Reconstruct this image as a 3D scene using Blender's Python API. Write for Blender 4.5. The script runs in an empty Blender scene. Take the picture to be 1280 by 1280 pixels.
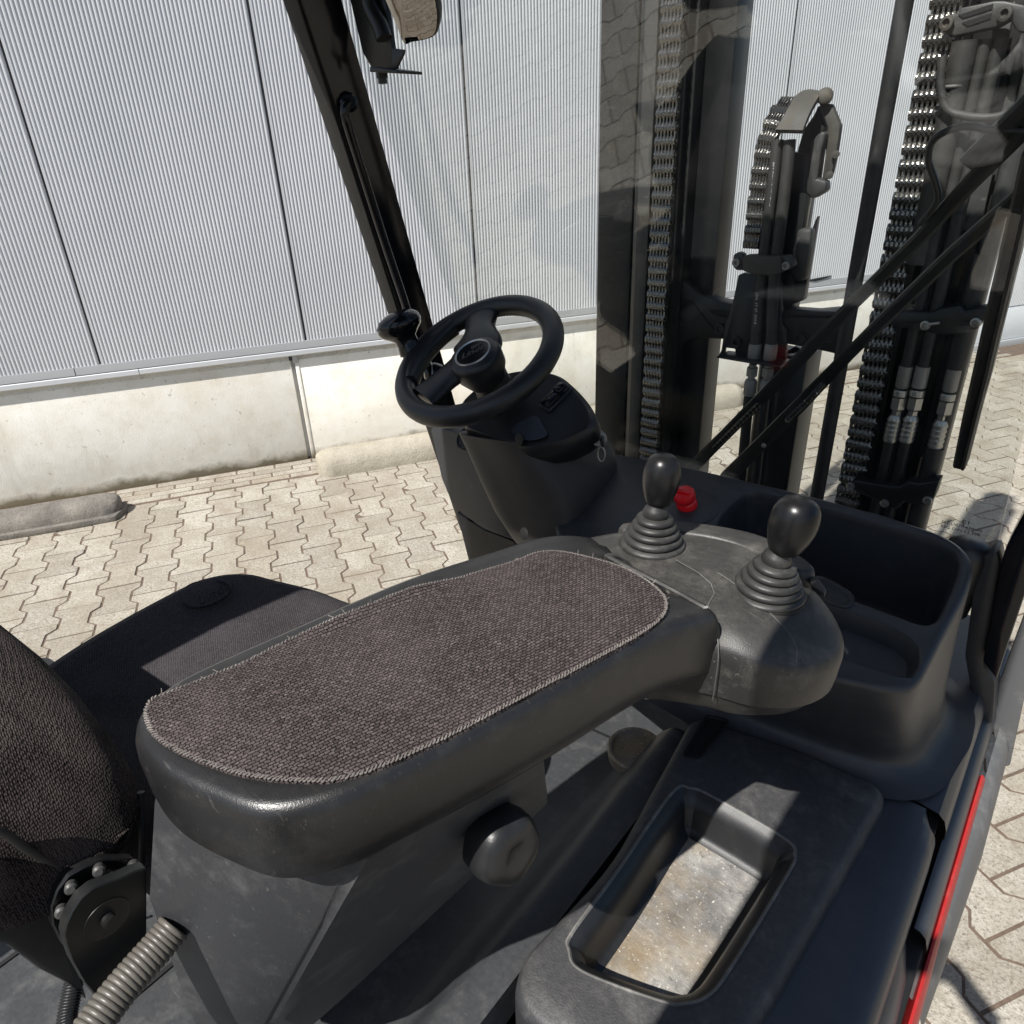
import bpy, bmesh, math, random
from mathutils import Vector, Matrix
random.seed(4)
S = bpy.context.scene
COL = S.collection
R_ = math.radians

# ------------------------------------------------------------------ camera
# forklift frame: +Y is the truck's forward direction, +X its right, Z up, ground z = 0
FPX, YAW, PITCH, ROLL, CAMH = 888.36, 0.3255 - R_(59.0), 0.4785, -0.0437, 1.5337
def cam_axes():
    f = Vector((math.sin(YAW)*math.cos(PITCH), math.cos(YAW)*math.cos(PITCH), -math.sin(PITCH)))
    r = Vector((math.cos(YAW), -math.sin(YAW), 0)); u = r.cross(f)
    c, s = math.cos(ROLL), math.sin(ROLL)
    return r*c + u*s, u*c - r*s, f
CR, CU, CF = cam_axes()
CC = Vector((0, 0, CAMH))
cd = bpy.data.cameras.new('camera'); cam = bpy.data.objects.new('camera', cd); COL.objects.link(cam)
cam.matrix_world = Matrix(((CR.x, CU.x, -CF.x, 0), (CR.y, CU.y, -CF.y, 0), (CR.z, CU.z, -CF.z, CAMH), (0, 0, 0, 1)))
cd.sensor_width = 36; cd.lens = FPX/1280*36; cd.clip_start = 0.02; cd.clip_end = 500
S.camera = cam
# ------------------------------------------------------------------ sky, sun, exposure
TRAVEL = Vector((0.03, 0.72, -1.0)).normalized()          # direction the sunlight travels
W = bpy.data.worlds.new('World'); S.world = W; W.use_nodes = True
wn = W.node_tree.nodes; bg = wn['Background']
sky = wn.new('ShaderNodeTexSky'); sky.sky_type = 'NISHITA'; sky.sun_disc = False
sky.sun_elevation = math.asin(-TRAVEL.z); sky.sun_rotation = math.atan2(-TRAVEL.x, -TRAVEL.y)
W.node_tree.links.new(sky.outputs[0], bg.inputs[0]); bg.inputs[1].default_value = 0.075
sd = bpy.data.lights.new('sun', 'SUN'); sd.energy = 5.0; sd.angle = R_(0.53); sd.color = (1, 0.968, 0.92)
sun = bpy.data.objects.new('sun', sd); COL.objects.link(sun); sun.location = (-2, -8, 9)
sun.rotation_euler = TRAVEL.to_track_quat('-Z', 'Y').to_euler()
S.view_settings.view_transform = 'Standard'; S.view_settings.look = 'None'
S.view_settings.exposure = 0.52; S.view_settings.gamma = 1; S.view_settings.use_curve_mapping = False

# ------------------------------------------------------------------ geometry helpers
def ray(px, py): return CR*((px-640)/FPX) + CU*((640-py)/FPX) + CF
def P(px, py, ax, v, k=0.0, y0=0.0):
    """point seen at photo pixel (px, py) on the plane ax = v (ax 'z' may slope: z = v + k (y - y0))"""
    d = ray(px, py); i = 'xyz'.index(ax)
    if k: t = (v + k*(CC.y-y0) - CC.z)/(d.z - k*d.y)
    else: t = (v - CC[i])/d[i]
    return CC + d*t
def PD(px, py, depth): return CC + ray(px, py)*depth
def PL(pts, ax, v, k=0.0, y0=0.0): return [P(a, b, ax, v, k, y0) for a, b in pts]
def zoom(pts, ox, oy, s): return [(ox + a/s, oy + b/s) for a, b in pts]

ORG = Vector((0, 0, 0))
def link(o, parent=None):
    COL.objects.link(o)
    if parent is not None: o.parent = parent
    return o
def finish(bm, name, mat, parent=None, smooth=40, kind=None, mats=None):
    bmesh.ops.recalc_face_normals(bm, faces=bm.faces)
    if smooth:
        ca = R_(smooth)
        for f in bm.faces: f.smooth = True
        for e in bm.edges:
            if len(e.link_faces) == 2 and e.calc_face_angle(0) > ca: e.smooth = False
    bmesh.ops.translate(bm, verts=bm.verts, vec=-ORG)
    me = bpy.data.meshes.new(name); bm.to_mesh(me); bm.free()
    for m in (mats or [mat]): me.materials.append(m)
    o = bpy.data.objects.new(name, me); link(o, parent)
    if parent is None: o.location = ORG
    if kind: o['kind'] = kind
    return o
def add_loft(bm, rings, cap0=True, cap1=True, closed=True):
    vs = [[bm.verts.new(p) for p in r] for r in rings]
    n = len(rings[0])
    for a, b in zip(vs[:-1], vs[1:]):
        for i in range(n if closed else n-1):
            j = (i+1) % n
            try: bm.faces.new((a[i], a[j], b[j], b[i]))
            except ValueError: pass
    if cap0 and closed: bm.faces.new(vs[0][::-1])
    if cap1 and closed: bm.faces.new(vs[-1])
    return vs
def loft(name, rings, mat, parent, cap0=True, cap1=True, smooth=40, closed=True):
    bm = bmesh.new(); add_loft(bm, rings, cap0, cap1, closed)
    return finish(bm, name, mat, parent, smooth)
def frames(path, closed=False):
    path = [Vector(p) for p in path]; n = len(path); T = []
    for i in range(n):
        if closed: t = path[(i+1) % n] - path[i-1]
        else: t = path[min(i+1, n-1)] - path[max(i-1, 0)]
        T.append(t.normalized())
    up = Vector((0, 0, 1)) if abs(T[0].z) < .9 else Vector((1, 0, 0))
    N = [(up - T[0]*up.dot(T[0])).normalized()]
    for i in range(1, n):
        v = N[-1] - T[i]*N[-1].dot(T[i]); N.append(v.normalized())
    return T, N
def add_tube(bm, path, r, seg=10, caps=True, closed=False, flat=None):
    T, N = frames(path, closed); rings = []
    for i, p in enumerate(path):
        rr = r[i] if isinstance(r, (list, tuple)) else r
        B = T[i].cross(N[i])
        rings.append([Vector(p) + N[i]*(math.cos(2*math.pi*k/seg)*rr) + B*(math.sin(2*math.pi*k/seg)*rr*(flat or 1)) for k in range(seg)])
    if closed: rings.append(rings[0])
    vs = add_loft(bm, rings, caps and not closed, caps and not closed)
    if closed: bmesh.ops.remove_doubles(bm, verts=vs[0]+vs[-1], dist=1e-6)
def tube(name, path, r, mat, parent, seg=10, closed=False, smooth=60):
    bm = bmesh.new(); add_tube(bm, path, r, seg, True, closed); return finish(bm, name, mat, parent, smooth)
def add_lathe(bm, prof, base, axis, seg=28):
    """prof: list of (radius, height along axis)"""
    a = Vector(axis).normalized(); u = a.orthogonal().normalized(); w = a.cross(u)
    rings = [[Vector(base)+a*h+(u*math.cos(2*math.pi*k/seg)+w*math.sin(2*math.pi*k/seg))*max(r, 1e-4) for k in range(seg)] for r, h in prof]
    add_loft(bm, rings)
def lathe(name, prof, base, axis, mat, parent, seg=28, smooth=40):
    bm = bmesh.new(); add_lathe(bm, prof, base, axis, seg); return finish(bm, name, mat, parent, smooth)
def add_prism(bm, poly, vec, bev=0.0, seg=2):
    b = bmesh.new(); vec = Vector(vec)
    a = [b.verts.new(p) for p in poly]; c = [b.verts.new(Vector(p)+vec) for p in poly]; n = len(poly)
    b.faces.new(a); b.faces.new(c[::-1])
    for i in range(n): b.faces.new((a[i], c[i], c[(i+1) % n], a[(i+1) % n]))
    bmesh.ops.recalc_face_normals(b, faces=b.faces)
    if bev:
        es = [e for e in b.edges if e.calc_face_angle(0) > R_(25)]
        bmesh.ops.bevel(b, geom=es, offset=bev, segments=seg, affect='EDGES', profile=.5, clamp_overlap=True)
    m = bpy.data.meshes.new('t'); b.to_mesh(m); b.free(); bm.from_mesh(m); bpy.data.meshes.remove(m)
def prism(name, poly, vec, mat, parent, bev=0.0, seg=2, smooth=40):
    bm = bmesh.new(); add_prism(bm, poly, vec, bev, seg); return finish(bm, name, mat, parent, smooth)
def add_box(bm, lo, hi, bev=0.0, seg=2):
    x0, y0, z0 = lo; x1, y1, z1 = hi
    add_prism(bm, [(x0, y0, z0), (x1, y0, z0), (x1, y1, z0), (x0, y1, z0)], (0, 0, z1-z0), bev, seg)
def box(name, lo, hi, mat, parent, bev=0.0, seg=2):
    bm = bmesh.new(); add_box(bm, lo, hi, bev, seg); return finish(bm, name, mat, parent)
def add_beam(bm, a, b, w, h, up=(0, 0, 1), bev=0.0):
    a, b = Vector(a), Vector(b); t = (b-a).normalized(); s = t.cross(Vector(up)).normalized(); n = s.cross(t)
    add_prism(bm, [a+s*w/2+n*h/2, a-s*w/2+n*h/2, a-s*w/2-n*h/2, a+s*w/2-n*h/2], b-a, bev)
def beam(name, a, b, w, h, mat, parent, up=(0, 0, 1), bev=0.0):
    bm = bmesh.new(); add_beam(bm, a, b, w, h, up, bev); return finish(bm, name, mat, parent)
def resample(pts, n, closed=True):
    pts = [Vector(p) for p in pts]
    L = [0.0]; m = len(pts) if closed else len(pts)-1
    for i in range(m): L.append(L[-1] + (pts[(i+1) % len(pts)]-pts[i]).length)
    out = []; k = 0
    for q in range(n):
        s = L[-1]*q/(n if closed else n-1)
        while k < m-1 and L[k+1] < s: k += 1
        d = L[k+1]-L[k]; t = (s-L[k])/d if d > 1e-9 else 0
        out.append(pts[k].lerp(pts[(k+1) % len(pts)], min(max(t, 0), 1)))
    return out
def spline(pts, n, closed=True):
    pts = [Vector(p) for p in pts]; m = len(pts); dense = []
    for i in range(m if closed else m-1):
        if closed: p0, p1, p2, p3 = pts[i-1], pts[i], pts[(i+1) % m], pts[(i+2) % m]
        else: p0, p1, p2, p3 = pts[max(i-1, 0)], pts[i], pts[i+1], pts[min(i+2, m-1)]
        for k in range(12):
            t = k/12
            dense.append(.5*((2*p1)+(p2-p0)*t+(2*p0-5*p1+4*p2-p3)*t*t+(3*p1-p0-3*p2+p3)*t**3))
    if not closed: dense.append(pts[-1])
    return resample(dense, n, closed)
def rpoly(pts, r, seg=5):
    """closed polygon with every corner rounded"""
    pts = [Vector(p) for p in pts]; n = len(pts); out = []
    for i in range(n):
        p0, p1, p2 = pts[i-1], pts[i], pts[(i+1) % n]
        rr = r[i] if isinstance(r, (list, tuple)) else r
        d0, d1 = (p0-p1), (p2-p1); c = min(rr, d0.length*.48, d1.length*.48)
        a = p1+d0.normalized()*c; b = p1+d1.normalized()*c
        for k in range(seg+1):
            t = k/seg; out.append(a.lerp(p1, t).lerp(p1.lerp(b, t), t))
    return out
def area_sign(loop):
    s = 0
    for i in range(len(loop)):
        a, b = loop[i-1], loop[i]; s += a.x*b.y-b.x*a.y
    return 1 if s > 0 else -1
def offset(loop, d):
    """move a closed loop outward in plan by d (z kept)"""
    sg = area_sign(loop); n = len(loop); out = []
    for i in range(n):
        t = loop[(i+1) % n]-loop[i-1]; nv = Vector((t.y, -t.x, 0))
        nv = nv.normalized() if nv.length > 1e-9 else nv
        out.append(loop[i]+nv*(d*sg))
    return out
def dz(loop, z): return [Vector((p.x, p.y, p.z+z)) for p in loop]
def atz(loop, z): return [Vector((p.x, p.y, z)) for p in loop]
def by_angle(loop, c, n):
    """resample a star-shaped loop at equal angles about c (plan)"""
    out = []; m = len(loop)
    for k in range(n):
        a = 2*math.pi*k/n; d = Vector((math.cos(a), math.sin(a))); best = None
        for i in range(m):
            p, q = loop[i], loop[(i+1) % m]; e = Vector((q.x-p.x, q.y-p.y)); w = Vector((p.x-c.x, p.y-c.y))
            den = d.x*e.y-d.y*e.x
            if abs(den) < 1e-12: continue
            t = (w.x*e.y-w.y*e.x)/den; s = (w.x*d.y-w.y*d.x)/den
            if t > 0 and -1e-6 <= s <= 1+1e-6 and (best is None or t > best[0]): best = (t, p.lerp(q, s))
        out.append(best[1] if best else Vector(c))
    return out
def add_fill(bm, loops):
    """flat cap between an outer loop and holes"""
    es = []
    for lp in loops:
        vs = [bm.verts.new(p) for p in lp]
        es += [bm.edges.new((vs[i], vs[(i+1) % len(vs)])) for i in range(len(vs))]
    bmesh.ops.triangle_fill(bm, use_beauty=True, use_dissolve=False, edges=es)
def weld(bm, d=1e-5): bmesh.ops.remove_doubles(bm, verts=bm.verts, dist=d)
def text(name, body, size, mtx, mat, parent, ext=0.0008, shear=0.0):
    cu = bpy.data.curves.new(name, 'FONT'); cu.body = body; cu.size = size; cu.extrude = ext; cu.shear = shear
    cu.align_x = 'CENTER'; cu.align_y = 'CENTER'; cu.resolution_u = 3
    t = bpy.data.objects.new(name, cu); COL.objects.link(t)
    me = bpy.data.meshes.new_from_object(t.evaluated_get(bpy.context.evaluated_depsgraph_get()))
    bpy.data.objects.remove(t); me.transform(mtx); me.transform(Matrix.Translation(-ORG))
    me.materials.clear(); me.materials.append(mat)
    o = bpy.data.objects.new(name, me); return link(o, parent)
def basis(o, x, z):
    z = Vector(z).normalized(); x = Vector(x); x = (x-z*x.dot(z)).normalized(); y = z.cross(x)
    return Matrix(((x.x, y.x, z.x, o[0]), (x.y, y.y, z.y, o[1]), (x.z, y.z, z.z, o[2]), (0, 0, 0, 1)))
def thing(name, label, cat, loc, group=None):
    o = bpy.data.objects.new(name, None); COL.objects.link(o); o.location = loc; o.empty_display_size = .1
    o['label'] = label; o['category'] = cat
    if group: o['group'] = group
    return o
def tag(o, label, cat, group=None):
    o['label'] = label; o['category'] = cat
    if group: o['group'] = group
    return o

# ------------------------------------------------------------------ materials
class MB:
    def __init__(s, name):
        s.m = bpy.data.materials.new(name); s.m.use_nodes = True; s.t = s.m.node_tree
        s.b = s.t.nodes['Principled BSDF']; s.out = s.t.nodes['Material Output']
    def n(s, typ, **kw):
        x = s.t.nodes.new(typ)
        for k, v in kw.items():
            if isinstance(k, str) and hasattr(x, k): setattr(x, k, v)
        return x
    def l(s, a, b): s.t.links.new(a, b)
    def coords(s, rot=0.0, sc=(1, 1, 1)):
        c = s.n('ShaderNodeTexCoord'); m = s.n('ShaderNodeMapping'); m.inputs['Rotation'].default_value = (0, 0, rot)
        m.inputs['Scale'].default_value = sc; s.l(c.outputs['Object'], m.inputs[0]); return m.outputs[0]
    def noise(s, co, scale, det=4, rough=.55):
        x = s.n('ShaderNodeTexNoise'); x.inputs['Scale'].default_value = scale; x.inputs['Detail'].default_value = det
        x.inputs['Roughness'].default_value = rough; s.l(co, x.inputs['Vector']); return x.outputs['Fac']
    def ramp(s, fac, stops):
        r = s.n('ShaderNodeValToRGB'); e = r.color_ramp.elements
        while len(e) < len(stops): e.new(.5)
        for q, (p, c) in zip(e, stops):
            q.position = p; q.color = (*(c if isinstance(c, (tuple, list)) else (c, c, c)), 1)
        s.l(fac, r.inputs[0]); return r.outputs['Color']
    def mix(s, fac, a, b, typ='MIX'):
        x = s.n('ShaderNodeMix'); x.data_type = 'RGBA'; x.blend_type = typ
        for sock, v in ((x.inputs[0], fac), (x.inputs[6], a), (x.inputs[7], b)):
            if hasattr(v, 'is_output'): s.l(v, sock)
            elif isinstance(v, (int, float)): sock.default_value = v
            else: sock.default_value = (*v, 1)
        return x.outputs[2]
    def math(s, op, a, b=None):
        x = s.n('ShaderNodeMath'); x.operation = op
        for sock, v in ((x.inputs[0], a), (x.inputs[1], b)):
            if v is None: continue
            if hasattr(v, 'is_output'): s.l(v, sock)
            else: sock.default_value = v
        return x.outputs[0]
    def bump(s, h, strength, dist):
        x = s.n('ShaderNodeBump'); x.inputs['Strength'].default_value = strength; x.inputs['Distance'].default_value = dist
        s.l(h, x.inputs['Height']); s.l(x.outputs[0], s.b.inputs['Normal']); return x
    def set(s, color=None, rough=None, metal=None, spec=None):
        for k, v in (('Base Color', color), ('Roughness', rough), ('Metallic', metal), ('Specular IOR Level', spec)):
            if v is None: continue
            if hasattr(v, 'is_output'): s.l(v, s.b.inputs[k])
            elif isinstance(v, (int, float)): s.b.inputs[k].default_value = v
            else: s.b.inputs[k].default_value = (*v, 1)
        return s
def plastic(name, col, dust=(.20, .19, .175), amt=.25, rough=.45, grain=900, gb=.25, spec=.5, scr=0.0, metal=0.0):
    m = MB(name); co = m.coords()
    n1 = m.noise(co, 21, 7, .7); n2 = m.noise(co, 60, 4, .7)
    f = m.math('MULTIPLY', m.ramp(n1, [(.50, 0), (.78, 1)]), m.ramp(n2, [(.35, .2), (.65, 1)]))
    gx = m.n('ShaderNodeSeparateXYZ'); gn_ = m.n('ShaderNodeNewGeometry'); m.l(gn_.outputs['True Normal'], gx.inputs[0])
    up = m.ramp(gx.outputs['Z'], [(.45, 0), (.95, 1)])                 # dust settles on what faces up
    f = m.math('ADD', m.math('MULTIPLY', f, amt), m.math('MULTIPLY', m.math('MULTIPLY', up, m.ramp(m.noise(co, 130, 4, .7), [(.3, .1), (.75, .5)])), amt*.55))
    if scr:
        sc = m.coords(0.6, (14, 260, 60)); ns = m.noise(sc, 2.2, 3, .6)
        f = m.math('MAXIMUM', f, m.math('MULTIPLY', m.ramp(ns, [(.64, 0), (.74, 1)]), scr))
    c = m.mix(f, col, dust)
    r = m.math('ADD', m.math('MULTIPLY', f, .35), rough)
    r = m.math('ADD', r, m.math('MULTIPLY', n2, .08))
    m.set(c, r, metal, spec)
    if gb: m.bump(m.noise(co, grain, 2, .5), gb, .0006)
    return m.m
M = {}
M['black'] = plastic('black_plastic', (.012, .0123, .0132), amt=.10, rough=.36, gb=.3)
M['dash'] = plastic('dash_plastic', (.028, .0295, .033), (.17, .165, .155), .2, rough=.36, gb=.35, grain=1100)
M['arm'] = plastic('armrest_plastic', (.0125, .0125, .013), (.14, .13, .115), .20, .28, 800, .35, scr=.3)
M['head'] = plastic('control_head_plastic', (.022, .0215, .021), (.21, .195, .17), .6, .38, 800, .35, scr=.6)
M['console'] = plastic('console_plastic', (.038, .039, .042), (.22, .22, .21), .45, .45, 750, .4, scr=.3)
M['sill'] = plastic('sill_plastic', (.036, .040, .049), (.16, .16, .16), .14, .3, 1500, .15, scr=.25)
M['mat'] = plastic('granular_plastic', (.030, .030, .033), (.24, .23, .21), .45, .5, 420, 1.0, scr=.2)
M['hood'] = plastic('hood_plastic', (.028, .030, .034), (.24, .235, .22), .40, .4, 900, .25, scr=.3)
def m_tray():
    m = MB('dirty_tray'); co = m.coords(); a = m.noise(co, 16, 8, .7); b = m.noise(co, 55, 6, .75); d = m.noise(co, 7, 4, .6)
    c = m.ramp(a, [(.3, (.09, .087, .083)), (.48, (.20, .192, .18)), (.66, (.36, .345, .315))])
    c = m.mix(m.math('MULTIPLY', m.ramp(d, [(.42, 0), (.60, 1)]), .7), c, (.27, .195, .10))
    c = m.mix(m.ramp(b, [(.58, 0), (.66, .8)]), c, (.09, .085, .08)); c = m.mix(m.ramp(m.noise(co, 240, 3, .6), [(.63, 0), (.7, .8)]), c, (.6, .57, .5))
    s = m.coords(.9, (20, 300, 60)); c = m.mix(m.ramp(m.noise(s, 2, 3, .6), [(.64, 0), (.72, .5)]), c, (.5, .48, .44))
    m.set(c, .55, 0, .4); m.bump(m.math('ADD', a, b), .7, .003); return m.m
M['tray'] = m_tray()
M['cowl'] = plastic('column_plastic', (.040, .035, .031), (.13, .115, .1), .3, .5, 1300, .45)
M['paint'] = plastic('black_gloss_paint', (.0045, .005, .007), amt=.04, rough=.12, gb=0, spec=.4)
M['satin'] = plastic('black_satin_paint', (.008, .0085, .009), (.11, .105, .095), .16, .34, 300, .15)
M['lit_face'] = plastic('lit_face_black', (.016, .015, .0135), (.07, .064, .058), .5, .6, 300, .2)  # brown of a sunlit face, put into the colour
M['mast'] = plastic('mast_paint', (.010, .010, .010), (.13, .12, .105), .3, .4, 260, .3, scr=.3)
M['mastgrey'] = plastic('worn_grey_steel', (.042, .042, .041), (.17, .16, .14), .5, .42, 200, .3, scr=.4)
M['rubber'] = plastic('hose_rubber', (.012, .012, .012), (.15, .145, .13), .3, .5, 500, .4)
M['greyhose'] = plastic('dusty_hose_rubber', (.028, .027, .025), (.15, .14, .125), .5, .55, 500, .5)
M['boot'] = plastic('boot_rubber', (.02, .0195, .019), (.17, .16, .14), .5, .42, 700, .3)
M['knob'] = plastic('knob_plastic', (.007, .007, .0075), (.10, .09, .08), .12, .26, 900, .1, spec=.35)
M['zinc'] = plastic('zinc_fitting', (.45, .44, .41), (.25, .23, .19), .5, .33, 300, .2, metal=.85)
M['zincdull'] = plastic('dull_zinc', (.30, .29, .27), (.18, .17, .14), .6, .5, 300, .3, metal=.5)
M['chain'] = plastic('oiled_chain', (.21, .20, .185), (.015, .014, .012), .9, .14, 300, .9, metal=.9)
M['capgrey'] = plastic('weathered_guard', (.055, .052, .046), (.13, .11, .08), .9, .6, 200, .5)
M['red'] = plastic('red_paint', (.36, .012, .013), (.42, .16, .13), .35, .35, 300, .1)
M['redbtn'] = plastic('red_button', (.78, .010, .016), amt=.05, rough=.26, gb=0)
M['conduit'] = plastic('conduit_plastic', (.10, .092, .08), (.28, .25, .2), .4, .33, 500, .2)
M['edge'] = plastic('worn_edge', (.07, .069, .066), (.36, .34, .31), .9, .45, 500, .2)
M['fender'] = plastic('scuffed_fender', (.09, .092, .095), (.3, .29, .27), .7, .42, 200, .3, scr=.5)
M['print'] = MB('white_print').set((.6, .6, .58), .6).m
M['blackprint'] = MB('black_print').set((.008, .008, .008), .6).m
M['badge'] = MB('badge_ring').set((.5, .5, .5), .3, .8).m
M['seam'] = MB('dark_seam').set((.05, .05, .055), .7).m
M['dark'] = MB('dark_recess').set((.004, .004, .004), .7).m

def m_cloth(name, base, light, rot, bw=.0042, bh=.0026, amt=1.0, fleck=.5):
    m = MB(name); co = m.coords(rot)
    w = m.n('ShaderNodeTexNoise'); w.inputs['Scale'].default_value = 40; m.l(co, w.inputs['Vector'])
    add = m.n('ShaderNodeVectorMath'); add.operation = 'MULTIPLY_ADD'; m.l(w.outputs['Color'], add.inputs[0])
    add.inputs[1].default_value = (.0025,)*3; m.l(co, add.inputs[2])
    w2 = m.n('ShaderNodeTexNoise'); w2.inputs['Scale'].default_value = 330; m.l(co, w2.inputs['Vector'])
    ad2 = m.n('ShaderNodeVectorMath'); ad2.operation = 'MULTIPLY_ADD'; m.l(w2.outputs['Color'], ad2.inputs[0])
    ad2.inputs[1].default_value = (.0026,)*3; m.l(add.outputs[0], ad2.inputs[2]); add = ad2
    br = m.n('ShaderNodeTexBrick'); br.offset = .5; br.squash = 1; br.inputs['Scale'].default_value = 1
    br.inputs['Brick Width'].default_value = bw; br.inputs['Row Height'].default_value = bh
    br.inputs['Mortar Size'].default_value = bh*.17; br.inputs['Mortar Smooth'].default_value = 1.0
    br.inputs['Bias'].default_value = 0
    br.inputs['Color1'].default_value = (*base, 1); br.inputs['Color2'].default_value = (*light, 1); br.inputs['Mortar'].default_value = (.006, .005, .005, 1)
    m.l(add.outputs[0], br.inputs['Vector'])
    n = m.noise(co, 14, 5, .65); fl = m.noise(co, 420, 2, .5)
    c = m.mix(m.math('MULTIPLY', m.ramp(n, [(.35, 0), (.7, 1)]), .3), br.outputs['Color'], tuple(1.5*x for x in light))
    c = m.mix(m.math('MULTIPLY', m.ramp(fl, [(.62, 0), (.7, 1)]), fleck), c, (.26, .23, .21))
    m.set(c, .95, 0, .15)
    h = m.math('SUBTRACT', 1.0, br.outputs['Fac'])
    h = m.math('ADD', h, m.math('MULTIPLY', fl, .5))
    m.bump(h, .9*amt, .0012)
    return m.m
PADROT = 1.27
M['pad'] = m_cloth('woven_pad', (.040, .032, .031), (.088, .071, .069), -PADROT, .0047, .0029, 1.3, .4)
M['seat'] = m_cloth('seat_cloth', (.042, .038, .041), (.062, .056, .060), .5, .0036, .003, .7, .12)
def m_knit(name, base, light, scale):
    m = MB(name); co = m.coords(.4, (1, 1.9, 1)); v = m.n('ShaderNodeTexVoronoi'); v.inputs['Scale'].default_value = scale
    v.inputs['Randomness'].default_value = .45; m.l(co, v.inputs['Vector'])
    n = m.noise(co, 12, 5, .65)
    c = m.ramp(v.outputs['Distance'], [(.15, light), (.55, base), (.8, (.006, .005, .005))])
    c = m.mix(m.math('MULTIPLY', m.ramp(n, [(.45, 0), (.7, 1)]), .5), c, tuple(1.6*x for x in light))
    m.set(c, .95, 0, .15); m.bump(m.math('SUBTRACT', 1.0, v.outputs['Distance']), 1.0, .0025); return m.m
M['back'] = m_knit('backrest_cloth', (.028, .022, .021), (.085, .069, .064), 330)
M['thread'] = plastic('pad_thread', (.12, .105, .097), (.38, .34, .31), 1.0, .9, 900, .5)

def m_paver():
    m = MB('paver_concrete'); co = m.n('ShaderNodeNewGeometry').outputs['Position']
    oi = m.n('ShaderNodeObjectInfo').outputs['Random']
    at = m.n('ShaderNodeAttribute'); at.attribute_name = 'tone'
    tone = m.math('FRACT', m.math('ADD', at.outputs['Fac'], oi))
    base = m.ramp(tone, [(0, (.235, .215, .18)), (.35, (.345, .318, .268)), (.75, (.41, .385, .33)), (1, (.295, .26, .205))])
    v = m.n('ShaderNodeTexVoronoi'); v.inputs['Scale'].default_value = 190; m.l(co, v.inputs['Vector'])
    agg = m.ramp(v.outputs['Color'], [(.2, (.19, .165, .13)), (.45, (.38, .35, .29)), (.85, (.50, .465, .40))])
    n1 = m.noise(co, 110, 5, .75); n2 = m.noise(co, 3.2, 5, .6); n3 = m.noise(co, 22, 5, .7)
    c = m.mix(.35, base, agg)
    c = m.mix(m.ramp(n1, [(.52, 0), (.64, .85)]), c, (.12, .10, .078))
    c = m.mix(m.math('MULTIPLY', m.ramp(n2, [(.42, 0), (.72, 1)]), .6), c, (.24, .205, .155))
    n4 = m.noise(co, 7, 6, .7)
    c = m.mix(m.math('MULTIPLY', m.ramp(n4, [(.46, 0), (.68, 1)]), .6), c, (.20, .165, .12))
    c = m.mix(m.math('MULTIPLY', m.ramp(n3, [(.55, 0), (.75, 1)]), .35), c, (.46, .43, .365))
    m.set(c, .85, 0, .25); m.bump(m.math('ADD', n1, m.math('MULTIPLY', v.outputs['Distance'], .8)), .6, .0022)
    return m.m
M['paver'] = m_paver()
def m_joint():
    m = MB('joint_soil'); co = m.coords(); n = m.noise(co, 30, 6, .7)
    g = m.noise(co, 6, 3, .5)
    c = m.mix(m.ramp(g, [(.6, 0), (.72, .5)]), m.ramp(n, [(.3, (.075, .052, .038)), (.7, (.16, .115, .085))]), (.09, .095, .03))
    m.set(c, .95); m.bump(n, .8, .004); return m.m
M['joint'] = m_joint()
def m_concrete():
    m = MB('stained_concrete'); co = m.coords()
    big = m.noise(co, 2.0, 6, .62); mid = m.noise(co, 7, 8, .68); fine = m.noise(co, 160, 4, .6)
    c = m.ramp(mid, [(.3, (.75, .705, .61)), (.5, (.85, .82, .735)), (.72, (.90, .88, .825))])
    c = m.mix(m.math('MULTIPLY', m.ramp(big, [(.45, 0), (.7, 1)]), .35), c, (.62, .54, .41))
    st = m.coords(0, (9, 9, 1.2)); s1 = m.noise(st, 1.1, 5, .6)
    c = m.mix(m.math('MULTIPLY', m.ramp(s1, [(.58, 0), (.75, 1)]), .28), c, (.36, .31, .23))
    z = m.n('ShaderNodeSeparateXYZ'); g = m.n('ShaderNodeNewGeometry'); m.l(g.outputs['Position'], z.inputs[0])
    low = m.math('ADD', m.math('MULTIPLY', z.outputs['Z'], -9.0), m.math('ADD', m.math('MULTIPLY', mid, 1.6), .05))
    c = m.mix(m.math('MULTIPLY', m.ramp(low, [(.25, 0), (.75, 1)]), .85), c, (.15, .12, .055))
    pit = m.ramp(m.noise(co, 38, 3, .5), [(.68, 0), (.72, 1)])
    c = m.mix(m.math('MULTIPLY', pit, .4), c, (.3, .25, .18))
    m.set(c, .85, 0, .2); m.bump(m.math('ADD', fine, m.math('MULTIPLY', mid, 2)), .35, .003); return m.m
M['concrete'] = m_concrete()
def m_stop(name, a, b, d):
    m = MB(name); co = m.coords(); n = m.noise(co, 10, 6, .65); f = m.noise(co, 140, 4, .75)
    c = m.ramp(n, [(.3, a), (.7, b)]); c = m.mix(m.ramp(f, [(.55, 0), (.68, .75)]), c, d)
    m.set(c, .9, 0, .2); m.bump(m.math('ADD', f, m.math('MULTIPLY', n, 2)), 1.0, .006); return m.m
M['stop_beige'] = m_stop('beige_cast_concrete', (.35, .315, .25), (.47, .43, .35), (.2, .17, .125))
M['stop_grey'] = m_stop('grey_rough_concrete', (.13, .12, .11), (.27, .245, .21), (.045, .04, .035))
def m_clad():
    m = MB('coated_cladding'); co = m.coords(); n = m.noise(co, 1.5, 5, .6)
    m.set(m.ramp(n, [(.3, (.53, .545, .565)), (.7, (.60, .612, .63))]), .42, .15, .5); return m.m
M['clad'] = m_clad()
M['flash'] = plastic('flashing_metal', (.42, .43, .44), (.34, .32, .28), .5, .4, 200, .1, metal=.3)
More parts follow.
